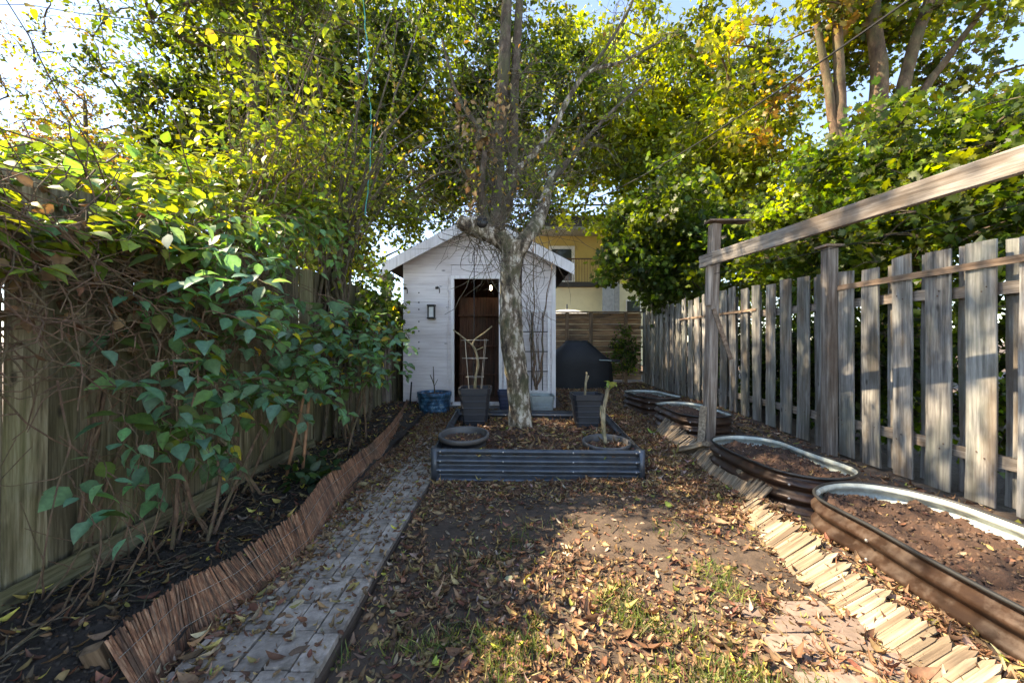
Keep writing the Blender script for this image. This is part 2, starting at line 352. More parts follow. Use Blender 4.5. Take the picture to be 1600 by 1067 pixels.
# paver path on the left, pink paver path on the right
path = put('paver_path', MB().box((-.985, 3.6, -.031), (.545, 5.0, .05)).mesh('paver_path', M['soil'])); tag(path, kind='structure')
rp = random.Random(3); pv = []
for k in range(5):
    pv.append(plank(.1015, .195, .055, rp, .004, 1, .0012).mesh('paver', M['paver']))
y = 1.12; row = 0
while y < 5.9:
    for c in range(5):
        x = -1.213 + c * .1085; yy = y + (0.0 if c % 2 == 0 else .012)
        put('paver', pv[(row * 3 + c * 2) % 5], path, (x + rp.uniform(-.002, .002), yy + .1, -.034 + rp.uniform(-.004, .004) + .10 * float(sstep(3.9, 6.8, np.array(yy)))), (rp.uniform(-.012, .012), rp.uniform(-.012, .012), rp.uniform(-.012, .012)))
    y += .204; row += 1
path2 = put('brick_path', MB().box((1.27, 2.0, -.02), (.46, 2.6, .04)).mesh('brick_path', M['soil'])); tag(path2, kind='structure')
bk = [plank(.206, .100, .05, rp, .004, 1, .0015).mesh('brick', M['brickp']) for k in range(4)]
y = .85; row = 0
while y < 2.0:
    off = .105 if row % 2 else 0.
    for c in range(2):
        put('brick', bk[(row + c * 2) % 4], path2, (1.175 + off * .9 + c * .212 - .02, y, -.037 + rp.uniform(-.006, .005)), (rp.uniform(-.02, .02), rp.uniform(-.02, .02), rp.uniform(-.02, .02)))
    y += .105; row += 1

# ------------------------------------------------------------------ right fence: boards on both faces of the rails
FX = 3.60
rf = thing('board_fence', 'tall grey weathered fence of spaced upright boards behind the oval beds', 'fence', (FX, 6, 0))
rr = random.Random(5)
fb = [plank(.185 + .012 * (k % 3), .02, 1.95 + .02 * (k % 4), rr, .004, 5, .005, rr.uniform(-.01, .01)).mesh('fence_board', M['greyfence']) for k in range(7)]
y = 1.2; k = 0
while y < 11.3:
    put('fence_board', fb[rr.randrange(7)], rf, (FX - .03, y + rr.uniform(-.012, .012), .05 + .10 * float(sstep(3.9, 6.8, np.array(y))) - .03), (rr.uniform(-.008, .008), rr.uniform(-.010, .010), R(90) + rr.uniform(-.03, .03)))
    put('fence_board', fb[rr.randrange(7)], rf, (FX + .075, y + .16, .03), (rr.uniform(-.006, .006), 0, R(90) + rr.uniform(-.02, .02)))
    y += .318; k += 1
nl = MB().tube([(0, 0, 0), (-.004, 0, 0)], .0055, 6).mesh('nail_head', M['shedin'])
for yb in [1.2 + .318 * k for k in range(3, 14)]:
    for zz in (.36, .40, 1.63, 1.67):
        put('nail_head', nl, rf, (FX - .0405, yb + rr.uniform(-.05, .05), zz + rr.uniform(-.01, .01)))
for z in (.32, 1.60):
    yy = 1.0
    while yy < 11.2:
        put('rail', MB().box((FX + .022, yy + 1.19, z + .05 + rr.uniform(-.01, .01)), (.038, 2.38, .09)).mesh('rail', M['strip'] if z < 0 else M['beam']), rf); yy += 2.4
for yy in (2.2, 7.0, 9.4):
    put('post', plank(.09, .09, 2.05, rr, .006, 3, .003).mesh('post', M['beampost']), rf, (FX + .13, yy, 0))
pst = put('post', plank(.115, .115, 2.30, rr, .008, 5, .004).mesh('post', M['beampost']), rf, (3.50, 4.52, -.02))
put('post_cap', MB().box((3.50, 4.52, 2.295), (.19, .19, .025)).mesh('post_cap', M['strip']), rf)
put('batten', MB().box((FX - .052, 2.75, 1.83), (.018, 3.7, .055)).mesh('batten', M['strip']), rf)
put('batten', MB().box((FX - .052, 7.3, 1.715), (.018, 2.7, .035)).mesh('batten', M['strip']), rf)

# ------------------------------------------------------------------ left fence
LX = -2.12
lf = thing('board_fence', 'mossy close-boarded fence overgrown by vines beside the dark planting bed', 'fence', (LX, 4, 0))
lb = [plank(.156, .02, 1.92 + .015 * (k % 3), rr, .003, 4, .003).mesh('fence_board', M['greenfence']) for k in range(6)]
y = .45; kk = 0
while y < 8.6:
    put('fence_board', lb[rr.randrange(6)], lf, (LX + (.0092 if kk % 2 else -.0092), y, .05), (0, rr.uniform(-.004, .004), R(90) + rr.uniform(-.01, .01))); y += .1475; kk += 1
for z in (.45, 1.7): put('rail', MB().box((LX - .035, 4.5, z), (.04, 8.2, .09)).mesh('rail', M['beam']), lf)
for yy in (6.75,):
    put('post', plank(.14, .14, 2.3, rr, .008, 4, .004).mesh('post', M['beampost']), lf, (LX + .05, yy, 0)); put('post_cap', MB().box((LX + .05, yy, 2.31), (.24, .24, .03)).mesh('post_cap', M['strip']), lf)
kb = put('kickboard', plank(.15, .03, 2.9, rr, .004, 5, .012).mesh('kickboard', M['greenfence']), lf, (LX + .075, 1.35, .17), (R(-90), R(0), 0)); kb.rotation_euler = (R(-90), R(72), 0)

# ------------------------------------------------------------------ back fence
bf = thing('panel_fence', 'brown horizontal board fence at the far end behind the covered barbecue', 'fence', (2.2, 11.6, .1))
hb = [plank(.152, .02, 3.4, rr, .003, 3, .003).mesh('fence_board', wood('cedar_v', (.16, .085, .04), (.30, .17, .085), (.42, .26, .14), axis=2, vary=.45)) for k in range(3)]
z = .18
while z < 1.8:
    put('fence_board', hb[rr.randrange(3)], bf, (.25, 11.6 + rr.uniform(-.004, .004), z + .07), (0, R(90), 0)); z += .157
for x in (1.55, 2.22, 3.2): put('post', plank(.09, .09, 2.0, rr, .006, 2, .003).mesh('post', M['cedarpost']), bf, (x, 11.53, .05))
put('top_rail', MB().box((1.95, 11.56, 1.93), (3.4, .05, .07)).mesh('top_rail', M['cedar']), bf)
put('cap_rail', MB().box((1.95, 11.56, 2.075), (3.45, .16, .035)).mesh('cap_rail', M['cedarpost']), bf)
put('lattice_board', MB().box((1.95, 11.61, 2.0), (3.4, .015, .09)).mesh('lattice_board', M['cedar']), bf)

# ------------------------------------------------------------------ shed
SY = 7.0; SXL, SXR = -1.86, .745; SZ0, SZE = .10, 2.60; SLOPE = .53; SXC = (SXL + SXR) / 2; APEX = SZE + (SXR - SXC) * SLOPE
shed = thing('garden_shed', 'small white wooden garden shed with gable roof and open doorway', 'shed', (SXC, SY, SZ0))
def clip(poly, a, b, c):                 # keep a*x + b*z <= c
    out = []
    for i in range(len(poly)):
        p, q = poly[i], poly[(i + 1) % len(poly)]; dp = a * p[0] + b * p[1] - c; dq = a * q[0] + b * q[1] - c
        if dp <= 0: out.append(p)
        if dp * dq < 0: t = dp / (dp - dq); out.append((p[0] + (q[0] - p[0]) * t, p[1] + (q[1] - p[1]) * t))
    return out
DX0, DX1, DZ0, DZ1 = -.985, -.225, .22, 2.32
rows = [.10, .48, .79, 1.12, 1.36, 1.66, 1.93, 2.22, 2.56, 2.88, 3.10, 3.32]
for i in range(len(rows) - 1):
    z0, z1 = rows[i] + .001, rows[i + 1] - .0015
    spans = [(SXL, SXR)] if z0 >= DZ1 else [(SXL, DX0 - .055), (DX1 + .055, SXR)]
    if z0 < DZ1 < z1 and z0 < DZ1 - .12: spans = [(SXL, DX0 - .055), (DX1 + .055, SXR)]
    for s0, s1 in spans:
        pl = [(s0, z0), (s1, z0), (s1, z1), (s0, z1)]
        if False: pl = [(s0, DZ1 + .05), (s1, DZ1 + .05), (s1, z1), (s0, z1)]
        pl = clip(pl, -SLOPE, 1, SZE - SLOPE * SXL); pl = clip(pl, SLOPE, 1, SZE + SLOPE * SXR)
        if len(pl) > 2:
            jy = rr.uniform(-.0015, .0015); put('siding_board', MB().prism(pl, SY + jy, SY + .03 + jy).mesh('siding_board', M['siding']), shed)
put('siding_board', MB().prism([(DX0 - .055, DZ1 + .05), (DX1 + .055, DZ1 + .05), (DX1 + .055, 2.215), (DX0 - .055, 2.215)][::-1] if False else [(DX0 - .05, 2.372), (DX1 + .05, 2.372), (DX1 + .05, 2.552), (DX0 - .05, 2.552)], SY + .001, SY + .026).mesh('siding_board', M['siding']), shed)
put('door_frame', MB().box((DX0 - .028, SY - .008, 1.27), (.052, .06, 2.1)).box((DX1 + .028, SY - .008, 1.27), (.052, .06, 2.1)).box(((DX0 + DX1) / 2, SY - .010, DZ1 + .022), (.76 + .11, .064, .052)).mesh('door_frame', M['trim']), shed)
put('threshold', MB().box(((DX0 + DX1) / 2, SY - .03, .195), (.80, .16, .045)).mesh('threshold', M['trim']), shed)
put('plinth', MB().box(((DX0 + DX1) / 2, SY - .0, .12), (.90, .10, .10)).mesh('plinth', M['greymetal']), shed)
put('corner_board', MB().box((SXR - .035, SY - .012, 1.32), (.07, .022, 2.42)).mesh('corner_board', M['trim']), shed)
put('cover_strip', MB().box((DX0 - .11, SY - .008, 1.25), (.012, .012, 2.25)).mesh('cover_strip', M['siding']), shed)
SB = SY + 2.5
put('side_wall', MB().box((SXL + .03, SY + 1.27, 1.35), (.05, 2.45, 2.5)).mesh('side_wall', M['shedin']), shed)
put('side_wall', MB().box((SXR - .03, SY + 1.27, 1.35), (.05, 2.45, 2.5)).mesh('side_wall', M['shedin']), shed)
put('back_wall', MB().prism([(SXL, .1), (SXR, .1), (SXR, SZE), (SXC, APEX), (SXL, SZE)], SB, SB + .05).mesh('back_wall', M['shedin']), shed)
put('floor', MB().box((SXC, SY + 1.27, .17), (2.5, 2.44, .06)).mesh('floor', M['shedin']), shed)
for i in range(5):                        # inner door panels standing open inside
    put('inner_panel', MB().box((-.93 + .17 * i, SY + .95 + .004 * (i % 2), 1.15), (.163, .03, 1.9)).mesh('inner_panel', M['shedin']), shed)
for z in (.62, 1.16, 1.75): put('shelf', MB().box((-.6, SY + .88, z), (.86, .10, .03)).mesh('shelf', M['shedin']), shed)
OV_E = .28
for s in (-1, 1):
    xe = SXC + s * (1.3025 + OV_E); ze = APEX - (1.3025 + OV_E) * SLOPE; t = .07
    pl = [(SXC, APEX + .03), (xe, ze + .03), (xe, ze + .03 + t), (SXC, APEX + .03 + t)]
    put('roof', MB().prism(pl if s < 0 else pl[::-1], SY - .22, SB + .2).mesh('roof', M['roof']), shed)
    pl = [(SXC, APEX - .10), (xe, ze - .10), (xe, ze + .085), (SXC, APEX + .085)]
    put('barge_board', MB().prism(pl if s < 0 else pl[::-1], SY - .248, SY - .223).mesh('barge_board', M['trim']), shed)
for py in (457, 472, 483, 502, 517, 534, 544):
    p = P(654.5, py, SY); put('nail_head', MB().tube([p + Vector((0, -.004, 0)), p + Vector((0, .01, 0))], .013, 6).mesh('nail_head', M['black']), shed)
p = P(767, 438, SY + .6); p.z = 2.24
bulb = thing('light_bulb', 'small lit bulb hanging at the top of the shed doorway', 'bulb', p)
put('globe', MB().tube([p + Vector((0, 0, z)) for z in (-.04, -.03, 0, .03, .045)], [.010, .02, .026, .02, .014], 10).mesh('globe', M['bulb'], True), bulb)
put('socket', MB().tube([p + Vector((0, 0, .045)), p + Vector((0, 0, .5))], [.016, .012], 8).mesh('socket', M['black']), bulb)
# wall lantern, hooks
p = P(674, 487, SY - .05)
ln = thing('wall_lantern', 'small black rectangular lantern with pale panel on the shed wall', 'lantern', p)
w, h, d = .105, .20, .08
fr = MB()
for sx in (-1, 1):
    for sy in (-1, 1): fr.box((p.x + sx * w / 2, p.y + sy * d / 2, p.z), (.014, .014, h))
fr.box((p.x, p.y, p.z + h / 2 + .012), (w + .03, d + .03, .024)).box((p.x, p.y, p.z - h / 2 - .008), (w + .03, d + .03, .016)); fr.put('frame', M['black'], ln)
put('panel', MB().box((p.x, p.y, p.z), (w - .03, d - .03, h - .03)).mesh('panel', M['frost']), ln)
put('back_plate', MB().box((p.x, p.y + .045, p.z), (w, .012, h)).mesh('back_plate', M['black']), ln)
for px, py, lb_ in ((635, 452, 'small black iron hook at the left edge of the shed wall'), (685, 451, 'small black iron hook above the wall lantern')):
    p = P(px, py, SY - .02); hk = MB().tube([p + Vector(q) for q in ((-.04, .02, .03), (-.01, -.04, .035), (.025, -.06, .01), (.03, -.05, -.05), (.02, -.03, -.07))], .008, 6).box((p.x - .03, p.y + .012, p.z + .02), (.05, .012, .035))
    tag(hk.put('wall_hook', M['black']), lb_, 'hook')

# ------------------------------------------------------------------ timber arbor on the right
ab = thing('timber_arbor', 'weathered timber arbor post carrying one long beam along the fence', 'arbor', (2.30, 4.70, 0))
put('post', plank(.115, .10, 2.60, rr, .008, 5, .006).mesh('post', M['beampost']), ab, (2.265, 4.72, .0), (R(0), R(1.6), R(6)))
def obar(a, b, w, h, mat, name, parent, ch=.004):      # a board from a to b: its length along local y, grain along it
    a = Vector(a); b = Vector(b); L = (b - a).length; r2 = random.Random(int(L * 1000)); pk = plank(w, h, L, r2, ch, 5, .003)
    v = [(x, z, y) for x, y, z in pk.v]; me = meshd(name, v, [tuple(reversed(q)) for q in pk.f], mat)
    d = (b - a).normalized(); q = d.to_track_quat('Y', 'Z'); return put(name, me, parent, a, q.to_euler())
obar((2.21, 4.80, 2.175), (3.18, -.6, 2.235), .042, .142, M['beam'], 'beam', ab)
put('post', plank(.10, .10, 2.3, rr, .008, 4, .004).mesh('post', M['beampost']), ab, (3.23, -.5, 0))
put('top_board', MB().box((2.47, 4.70, 2.625), (.46, .16, .02)).mesh('top_board', M['strip']), ab)
put('cleat', plank(.05, .09, .52, rr, .004, 2, .002).mesh('cleat', M['beampost']), ab, (2.235, 4.665, 1.66), (0, R(2), 0))
put('brace', plank(.045, .025, .60, rr, .003, 2, .004).mesh('brace', M['strip']), ab, (2.46, 4.60, 1.05), (0, R(-19), 0))
tag(obar((2.02, 4.42, -.02), (2.16, 4.62, .52), .075, .03, M['picket'], 'loose_picket', None), 'pale loose picket leaning against the foot of the arbor post', 'picket')
tag(put('timber_block', plank(.13, .05, .34, rr, .006, 3, .008).mesh('timber_block', M['picket']), None, (1.86, 4.50, .06), (R(66), R(10), R(25))), 'short split timber block lying where the arbor post meets the edging', 'timber')

# ------------------------------------------------------------------ corrugated beds
def offset_loop(pts, d):
    n = len(pts); out = []
    for i in range(n):
        t = (pts[(i + 1) % n] - pts[i - 1]).normalized(); out.append(pts[i] + Vector((t.y, -t.x)) * d)
    return out
def stadium(w, L, n=14):
    r = w / 2; h = L / 2 - r; pts = []
    for i in range(n + 1): a = math.pi * i / n; pts.append(Vector((r * math.cos(a), h + r * math.sin(a))))
    for k in range(1, 5): pts.append(Vector((-r, h - 2 * h * k / 5)))
    for i in range(n + 1): a = math.pi + math.pi * i / n; pts.append(Vector((r * math.cos(a), -h + r * math.sin(a))))
    for k in range(1, 5): pts.append(Vector((r, -h + 2 * h * k / 5)))
    return pts
def corr_profile(h, waves, amp, n=9):
    return [(h * i / (waves * n), amp * math.sin(2 * math.pi * i / n)) for i in range(int(waves * n) + 1)]
def wall_mesh(loop, prof, z, mat, name, flip=False):
    v = []; f = []; n = len(loop)
    for (h, o) in prof:
        for q in offset_loop(loop, o): v.append((q.x, q.y, z(q.x, q.y) + h))
    for i in range(len(prof) - 1):
        for k in range(n):
            a = (i * n + k, i * n + (k + 1) % n, (i + 1) * n + (k + 1) % n, (i + 1) * n + k); f.append(a[::-1] if flip else a)
    return meshd(name, v, f, mat, True)
def soil_mesh(inside, x0, x1, y0, y1, zf, mat, name, step=.025):
    X, Y = np.meshgrid(np.arange(x0, x1, step), np.arange(y0, y1, step)); Z = zf(X, Y); ny, nx = X.shape
    i = np.arange(ny - 1)[:, None] * nx + np.arange(nx - 1)[None]; q = np.stack([i, i + 1, i + nx + 1, i + nx], -1).reshape(-1, 4)
    ok = inside(X, Y).ravel(); q = q[ok[q].all(1)]; return fastmesh(name, np.stack([X, Y, Z], -1).reshape(-1, 3), [q], mat, smooth=True)
FOOT = []
def oval_bed(cx, cy_, w, L, yaw, h, label, z0, soil_drop, squash=1.0, dent=None):
    t = thing('oval_planter', label, 'planter', (cx, cy_, z0), 'oval corrugated beds along the grey fence')
    c, s = math.cos(yaw), math.sin(yaw)
    base = [Vector((cx + c * p.x - s * p.y, cy_ + s * p.x + c * p.y)) for p in stadium(w, L)]
    base = [p + Vector((.010 * math.sin(p.y * 7 + cx * 5), .010 * math.sin(p.x * 9 + cy_ * 3))) for p in base]
    def ins(X, Y, gap=.012):
        dx, dy = X - cx, Y - cy_; lx = c * dx + s * dy; ly = -s * dx + c * dy; hh = L / 2 - w / 2; d = np.hypot(lx, np.maximum(np.abs(ly) - hh, 0)); return d < w / 2 - gap
    FOOT.append(ins); zf = lambda x, y: z0
    prof = corr_profile(h, 3, .019, 12)
    put('outer_wall', wall_mesh(base, prof, zf, M['brownsteel'], 'outer_wall'), t)
    inn = offset_loop(base, -.006)
    put('inner_wall', wall_mesh(inn, prof, zf, M['liner'], 'inner_wall', True), t)
    m = MB(); lp = [Vector((p.x, p.y, z0 + h)) for p in base]; lp.append(lp[0]); m.tube(lp, .010, 6, False); m.put('rim', M['blackrim'], t, True)
    bm = MB().tube([(0, 0, 0), (0, 0, .006), (0, 0, .009)], [.009, .009, .004], 7).mesh('bolt', M['bolt']); n = len(base)
    for k in range(1, n, 7):
        tt = (base[(k + 1) % n] - base[k - 1]).normalized(); nr = Vector((tt.y, -tt.x, 0))
        for j in range(3):
            q = base[k] + Vector((nr.x, nr.y)) * .018; put('bolt', bm, t, (q.x, q.y, z0 + h * (j + .25) / 3), nr.to_track_quat('Z', 'Y').to_euler())
    sz = lambda X, Y: z0 + h - soil_drop + .05 * fbm(X * 5 + cx * 9, Y * 5, 3) + .045 * fbm(X * 22, Y * 22, 3)
    put('soil', soil_mesh(lambda X, Y: ins(X, Y, .014), cx - L, cx + L, cy_ - L, cy_ + L, sz, M['bedsoil'], 'soil', .018), t)
    return t, ins, sz
ob = []
ob.append(oval_bed(2.26, 1.72, .80, 2.20, R(-2), .30, 'largest brown oval corrugated bed, nearest to the camera', -.02, .085))
ob.append(oval_bed(2.26, 3.53, .68, 1.34, R(2), .30, 'dark brown oval corrugated bed behind the largest one', -.01, .075))
ob.append(oval_bed(2.40, 5.50, .66, 1.30, R(2), .30, 'oval corrugated bed just behind the arbor post', .05, .06))
ob.append(oval_bed(2.34, 6.88, .66, 1.18, R(8), .28, 'farthest oval corrugated bed, low against the fence', .09, .07))
# central rectangular bed
BX0, BX1, BY0, BY1 = -.70, 1.17, 3.70, 5.27
def btop(x, y): return .285 + .092 * (y - BY0) / (BY1 - BY0) - .018 * (x - BX0) / 1.87
cb_ = thing('raised_bed', 'dark corrugated rectangular raised bed around the tree trunk', 'planter', (.23, 4.48, 0))
HB = .30
def flat_panel(a, b, name, mat=None):
    a = Vector(a); b = Vector(b); d = (b - a).normalized(); nr = Vector((d.y, -d.x)); prof = corr_profile(HB, 3.5, .026, 10); v = []; nseg = 6
    for th in (0, -.004):
        for i in range(nseg + 1):
            q = a.lerp(b, i / nseg)
            for h, o in prof: w = q + nr * (o + th); v.append((w.x, w.y, btop(q.x, q.y) - HB + h))
    f = []; k = len(prof); half = (nseg + 1) * k
    for i in range(nseg):
        for j in range(k - 1):
            q = (i * k + j, (i + 1) * k + j, (i + 1) * k + j + 1, i * k + j + 1); f.append(q); f.append(tuple(half + t for t in q[::-1]))
        q = (i * k + k - 1, (i + 1) * k + k - 1, half + (i + 1) * k + k - 1, half + i * k + k - 1); f.append(q)
    return put(name, meshd(name, v, f, mat or M['darksteel'], True), cb_)
xsx = [BX0 + .02, -.08, .55, BX1 - .02]
for i in range(3): flat_panel((xsx[i], BY0 - .003 * (i % 2)), (xsx[i + 1] + .0, BY0 - .003 * (i % 2)), 'panel')
for i in range(3): flat_panel((xsx[3 - i], BY1 + .003 * (i % 2)), (xsx[2 - i], BY1 + .003 * (i % 2)), 'panel')
for X, s in ((BX0, -1), (BX1, 1)):
    ya, yb = (BY1 - .02, BY0 + .02) if s < 0 else (BY0 + .02, BY1 - .02); ym = (ya + yb) / 2
    flat_panel((X, ya), (X, ym), 'panel'); flat_panel((X + .003, ym), (X + .003, yb), 'panel')
for x in (BX0, BX1):
    for y in (BY0, BY1):
        put('corner_post', MB().tube([(x, y, btop(x, y) - HB - .005), (x, y, btop(x, y) + .004)], .032, 10).mesh('corner_post', M['darksteel'], True), cb_)
bm = MB().tube([(0, 0, 0), (0, 0, .005), (0, 0, .008)], [.008, .008, .004], 7).mesh('bolt', M['bolt'])
for x in (BX0 + .055, -.08, .55, BX1 - .055):
    for j in range(4): put('bolt', bm, cb_, (x, BY0 - .028, btop(x, BY0) - HB + HB * (j + .25) / 3.5), (R(90), 0, 0))
for x in (.55, -.08):
    for j in (2, 3): put('bolt', bm, cb_, (x, BY1 - .024, btop(x, BY1) - HB + HB * (j - .25) / 3.5), (R(90), 0, 0))
cbz = lambda X, Y: .205 + .03 * (Y - 3.7) / 1.5 + .05 * np.exp(-((X - .1) ** 2 + (Y - 4.74) ** 2) / .18) + .03 * fbm(X * 4, Y * 4, 3) + .025 * fbm(X * 20, Y * 20, 3)
cins = lambda X, Y: (X > BX0 + .02) & (X < BX1 - .02) & (Y > BY0 + .02) & (Y < BY1 - .02)
put('soil', soil_mesh(cins, BX0, BX1, BY0, BY1, cbz, M['bedsoil'], 'soil', .02), cb_)
FOOT.append(lambda X, Y: (X > BX0 - .03) & (X < BX1 + .03) & (Y > BY0 - .03) & (Y < BY1 + .03))

# ------------------------------------------------------------------ edging: reed mats on the left, pickets on the right
reed_pts = [(-1.275, 1.42, -.13, .17), (-1.345, 1.68, -.07, .18), (-1.235, 1.98, -.12, .165), (-1.20, 2.44, -.075, .185), (-1.30, 3.0, -.11, .18), (-1.36, 3.70, -.06, .17), (-1.32, 4.25, -.13, .16), (-1.43, 5.1, -.06, .17), (-1.50, 6.0, -.1, .15), (-1.68, 6.75, -.05, .16)]
ed = thing('reed_edging', 'low brown reed mat edging zigzagging beside the paver path', 'edging', (-1.3, 3.5, 0))
re_ = random.Random(9); RM = [MB().tube([(0, 0, -.03), (0, 0, .5), (0, 0, 1.0 + .02 * k)], [.0046, .0052, .0042], 5).mesh('reed', M['reed']) for k in range(3)]
far = MB(); nre = 0
for i in range(len(reed_pts) - 1):
    a, b = reed_pts[i], reed_pts[i + 1]; L = math.hypot(b[0] - a[0], b[1] - a[1]); n = int(L / .0088)
    for k in range(n):
        t = (k + re_.uniform(-.2, .2)) / n; x = a[0] + (b[0] - a[0]) * t; y = a[1] + (b[1] - a[1]) * t; z = .10 * float(sstep(3.9, 6.8, np.array(y)))
        tp = Vector((a[2] + (b[2] - a[2]) * t + re_.uniform(-.004, .004), re_.uniform(-.004, .004) + .05 * (math.sin(i * 2.1) * (1 - t) + math.sin(i * 2.1 + 2.1) * t), (a[3] + (b[3] - a[3]) * t) * 1.25 + re_.uniform(-.008, .006)))
        if nre < 298:
            put('reed', RM[k % 3], ed, (x, y, z), tp.to_track_quat('Z', 'Y').to_euler(), (1, 1, tp.length)); nre += 1
        else: far.tube([(x, y, z - .01), (x + tp.x, y + tp.y, z + tp.z)], [.0052, .0045], 4)
o = far.put('far_reeds', M['reed'], ed); o['kind'] = 'stuff'
for zz in (.3, .72):
    m = MB(); pts = []
    for i in range(len(reed_pts) - 1):
        a, b = reed_pts[i], reed_pts[i + 1]
        for t in (0, .33, .66): pts.append(Vector((a[0] + (b[0] - a[0]) * t + (a[2] + (b[2] - a[2]) * t) * zz + .006, a[1] + (b[1] - a[1]) * t + .05 * (math.sin(i * 2.1) * (1 - t) + math.sin(i * 2.1 + 2.1) * t) * zz, (a[3] + (b[3] - a[3]) * t) * 1.25 * zz + .10 * float(sstep(3.9, 6.8, np.array(a[1] + (b[1] - a[1]) * t))))))
    m.tube(pts, .0014, 4); m.put('binding_wire', M['wire'], ed)
def picket_mesh(w, t, h, k):
    a = w / 2; tip = .020 + .006 * (k % 3); sk = (k % 4 - 1.5) * .006
    return MB().prism([(-a, -.05), (a, -.05), (a, h - tip), (sk, h), (-a, h - tip * .9)], -t / 2, t / 2).mesh('picket', M['picket'])
pe = thing('picket_edging', 'pale pointed picket edging leaning toward the largest oval bed', 'edging', (1.6, 2, 0))
PM = [picket_mesh(.028 + .002 * (k % 3), .007, .150 + .012 * k, k) for k in range(6)]
y = .55
while y < 2.98:
    x = 1.50 + .10 * (y - .8) / 2.2 + (0.03 if y > 2.3 else 0); lean = 58 + 2 * math.sin(y * 4) + re_.uniform(-1.6, 1.6)
    put('picket', PM[re_.randrange(6)], pe, (x + re_.uniform(-.008, .008), y, .012), (0, R(lean), R(90) + re_.uniform(-.05, .05))); pe.children[-1].rotation_euler = (Matrix.Rotation(R(lean), 3, 'Y') @ Matrix.Rotation(R(90) + re_.uniform(-.04, .04), 3, 'Z')).to_euler(); y += .0258 + re_.uniform(-.002, .003)
pe2 = thing('picket_edging', 'grey thin-stick edging running from the split timber to the second oval bed', 'edging', (1.85, 4, 0))
PM2 = [picket_mesh(.024 + .004 * (k % 3), .012, .20 + .02 * (k % 3), k) for k in range(6)]
y = 3.08
while y < 5.5:
    x = 1.80 + .055 * (y - 3.1); lean = 45 + 9 * math.sin(y * 3) + re_.uniform(-3, 3)
    o = put('picket', PM2[re_.randrange(6)], pe2, (x, y, .0 + .10 * float(sstep(3.9, 6.8, np.array(y)))), (0, 0, 0)); o.rotation_euler = (Matrix.Rotation(R(lean), 3, 'Y') @ Matrix.Rotation(R(90) + re_.uniform(-.05, .05), 3, 'Z')).to_euler(); y += .0275
tag(put('timber_block', plank(.06, .04, .17, rr, .005, 3, .004).mesh('timber_block', M['cedarpost']), None, (-1.47, 1.50, .0), (R(12), R(-14), R(20))), 'short brown timber block behind the near end of the reed edging', 'timber')

# ------------------------------------------------------------------ pots
def lathe(prof, c, seg, mat, name, parent, tilt=None, square=False, cap=True):
    v = []; f = []; n = seg
    for r, z in prof:
        for k in range(n):
            a = 2 * math.pi * (k + .5) / n; ca, sa = math.cos(a), math.sin(a)
            if square: q = 1 / max(abs(ca), abs(sa)); q = q * .92 + .08; ca *= q; sa *= q
            p = Vector((r * ca, r * sa, z)); p = (tilt @ p if tilt else p); v.append(p + Vector(c))
    for i in range(len(prof) - 1):
        for k in range(n): f.append((i * n + k, i * n + (k + 1) % n, (i + 1) * n + (k + 1) % n, (i + 1) * n + k))
    if cap: f.append(tuple(range(n))[::-1])
    return put(name, meshd(name, v, f, mat, not square), parent)
def soil_disc(r, c, parent, tilt=None, square=False):
    v = [Vector((0, 0, .01))]; n = 20; f = []
    for j, q in enumerate((.35, .7, 1.)):
        for k in range(n):
            a = 2 * math.pi * (k + .5) / n; ca, sa = math.cos(a), math.sin(a)
            if square: w = 1 / max(abs(ca), abs(sa)); ca *= w * .97; sa *= w * .97
            v.append(Vector((r * q * ca, r * q * sa, random.uniform(-.012, .012))))
    v = [(tilt @ p if tilt else p) + Vector(c) for p in v]
    for k in range(n):
        f.append((0, 1 + k, 1 + (k + 1) % n))
        for j in range(2): a = 1 + j * n; f.append((a + k, a + n + k, a + n + (k + 1) % n, a + (k + 1) % n))
    return put('soil', meshd('soil', v, f, M['bedsoil']), parent)
def round_pot(c, D, h, tiltx, label, tilty=0):
    t = thing('round_pot', label, 'pot', c, 'shallow round pots in the raised bed'); T = Matrix.Rotation(tiltx, 3, 'X') @ Matrix.Rotation(tilty, 3, 'Y'); r = D / 2
    lathe([(r * .72, -.0), (r * .93, h - .045), (r * .945, h - .043)], c, 32, M['blackpot'], 'body', t, T)
    lathe([(r * .93, h - .045), (r * 1.0, h - .04), (r * 1.02, h - .012), (r * 1.0, h), (r * .93, h), (r * .90, h - .012), (r * .87, h - .12)], c, 32, M['greypot'], 'rim', t, T, False, False)
    soil_disc(r * .90, Vector(c) + T @ Vector((0, 0, h - .065)), t, T); return t
rp1 = round_pot((-.47, 4.02, .165), .49, .19, R(5), 'shallow grey round pot without a stem, in the raised bed corner')
rp2 = round_pot((.915, 3.985, .10), .46, .19, R(4), 'shallow grey round pot holding a thick cut stem')
def square_pot(c, wt, wb, h, mat, label, name='square_planter', cat='planter', group=None, square=True, seg=32):
    t = thing(name, label, cat, c, group); r0, r1 = wb / 2, wt / 2
    prof = [(r0, 0)]
    for k in range(1, 6): q = k / 6; rr_ = r0 + (r1 - r0) * q * .93; prof += [(rr_, h * q - .006), (rr_ + .006, h * q), (rr_ + .003, h * q + .008)]
    prof += [(r1 * .94, h - .07), (r1 * 1.0, h - .065), (r1 * 1.02, h), (r1 * .92, h), (r1 * .90, h - .10)]
    lathe(prof, c, seg, mat, 'body', t, None, square); soil_disc(r1 * .90, Vector(c) + Vector((0, 0, h - .05)), t, None, square); return t
sq1 = square_pot((-.445, 5.0, .225), .385, .27, .47, M['blackpot'], 'tall dark square planter holding a wire cage and forked stem')
sq2 = square_pot((.90, 4.95, .225), .37, .27, .40, M['blackpot'], 'tall dark square planter with one short cut stem')
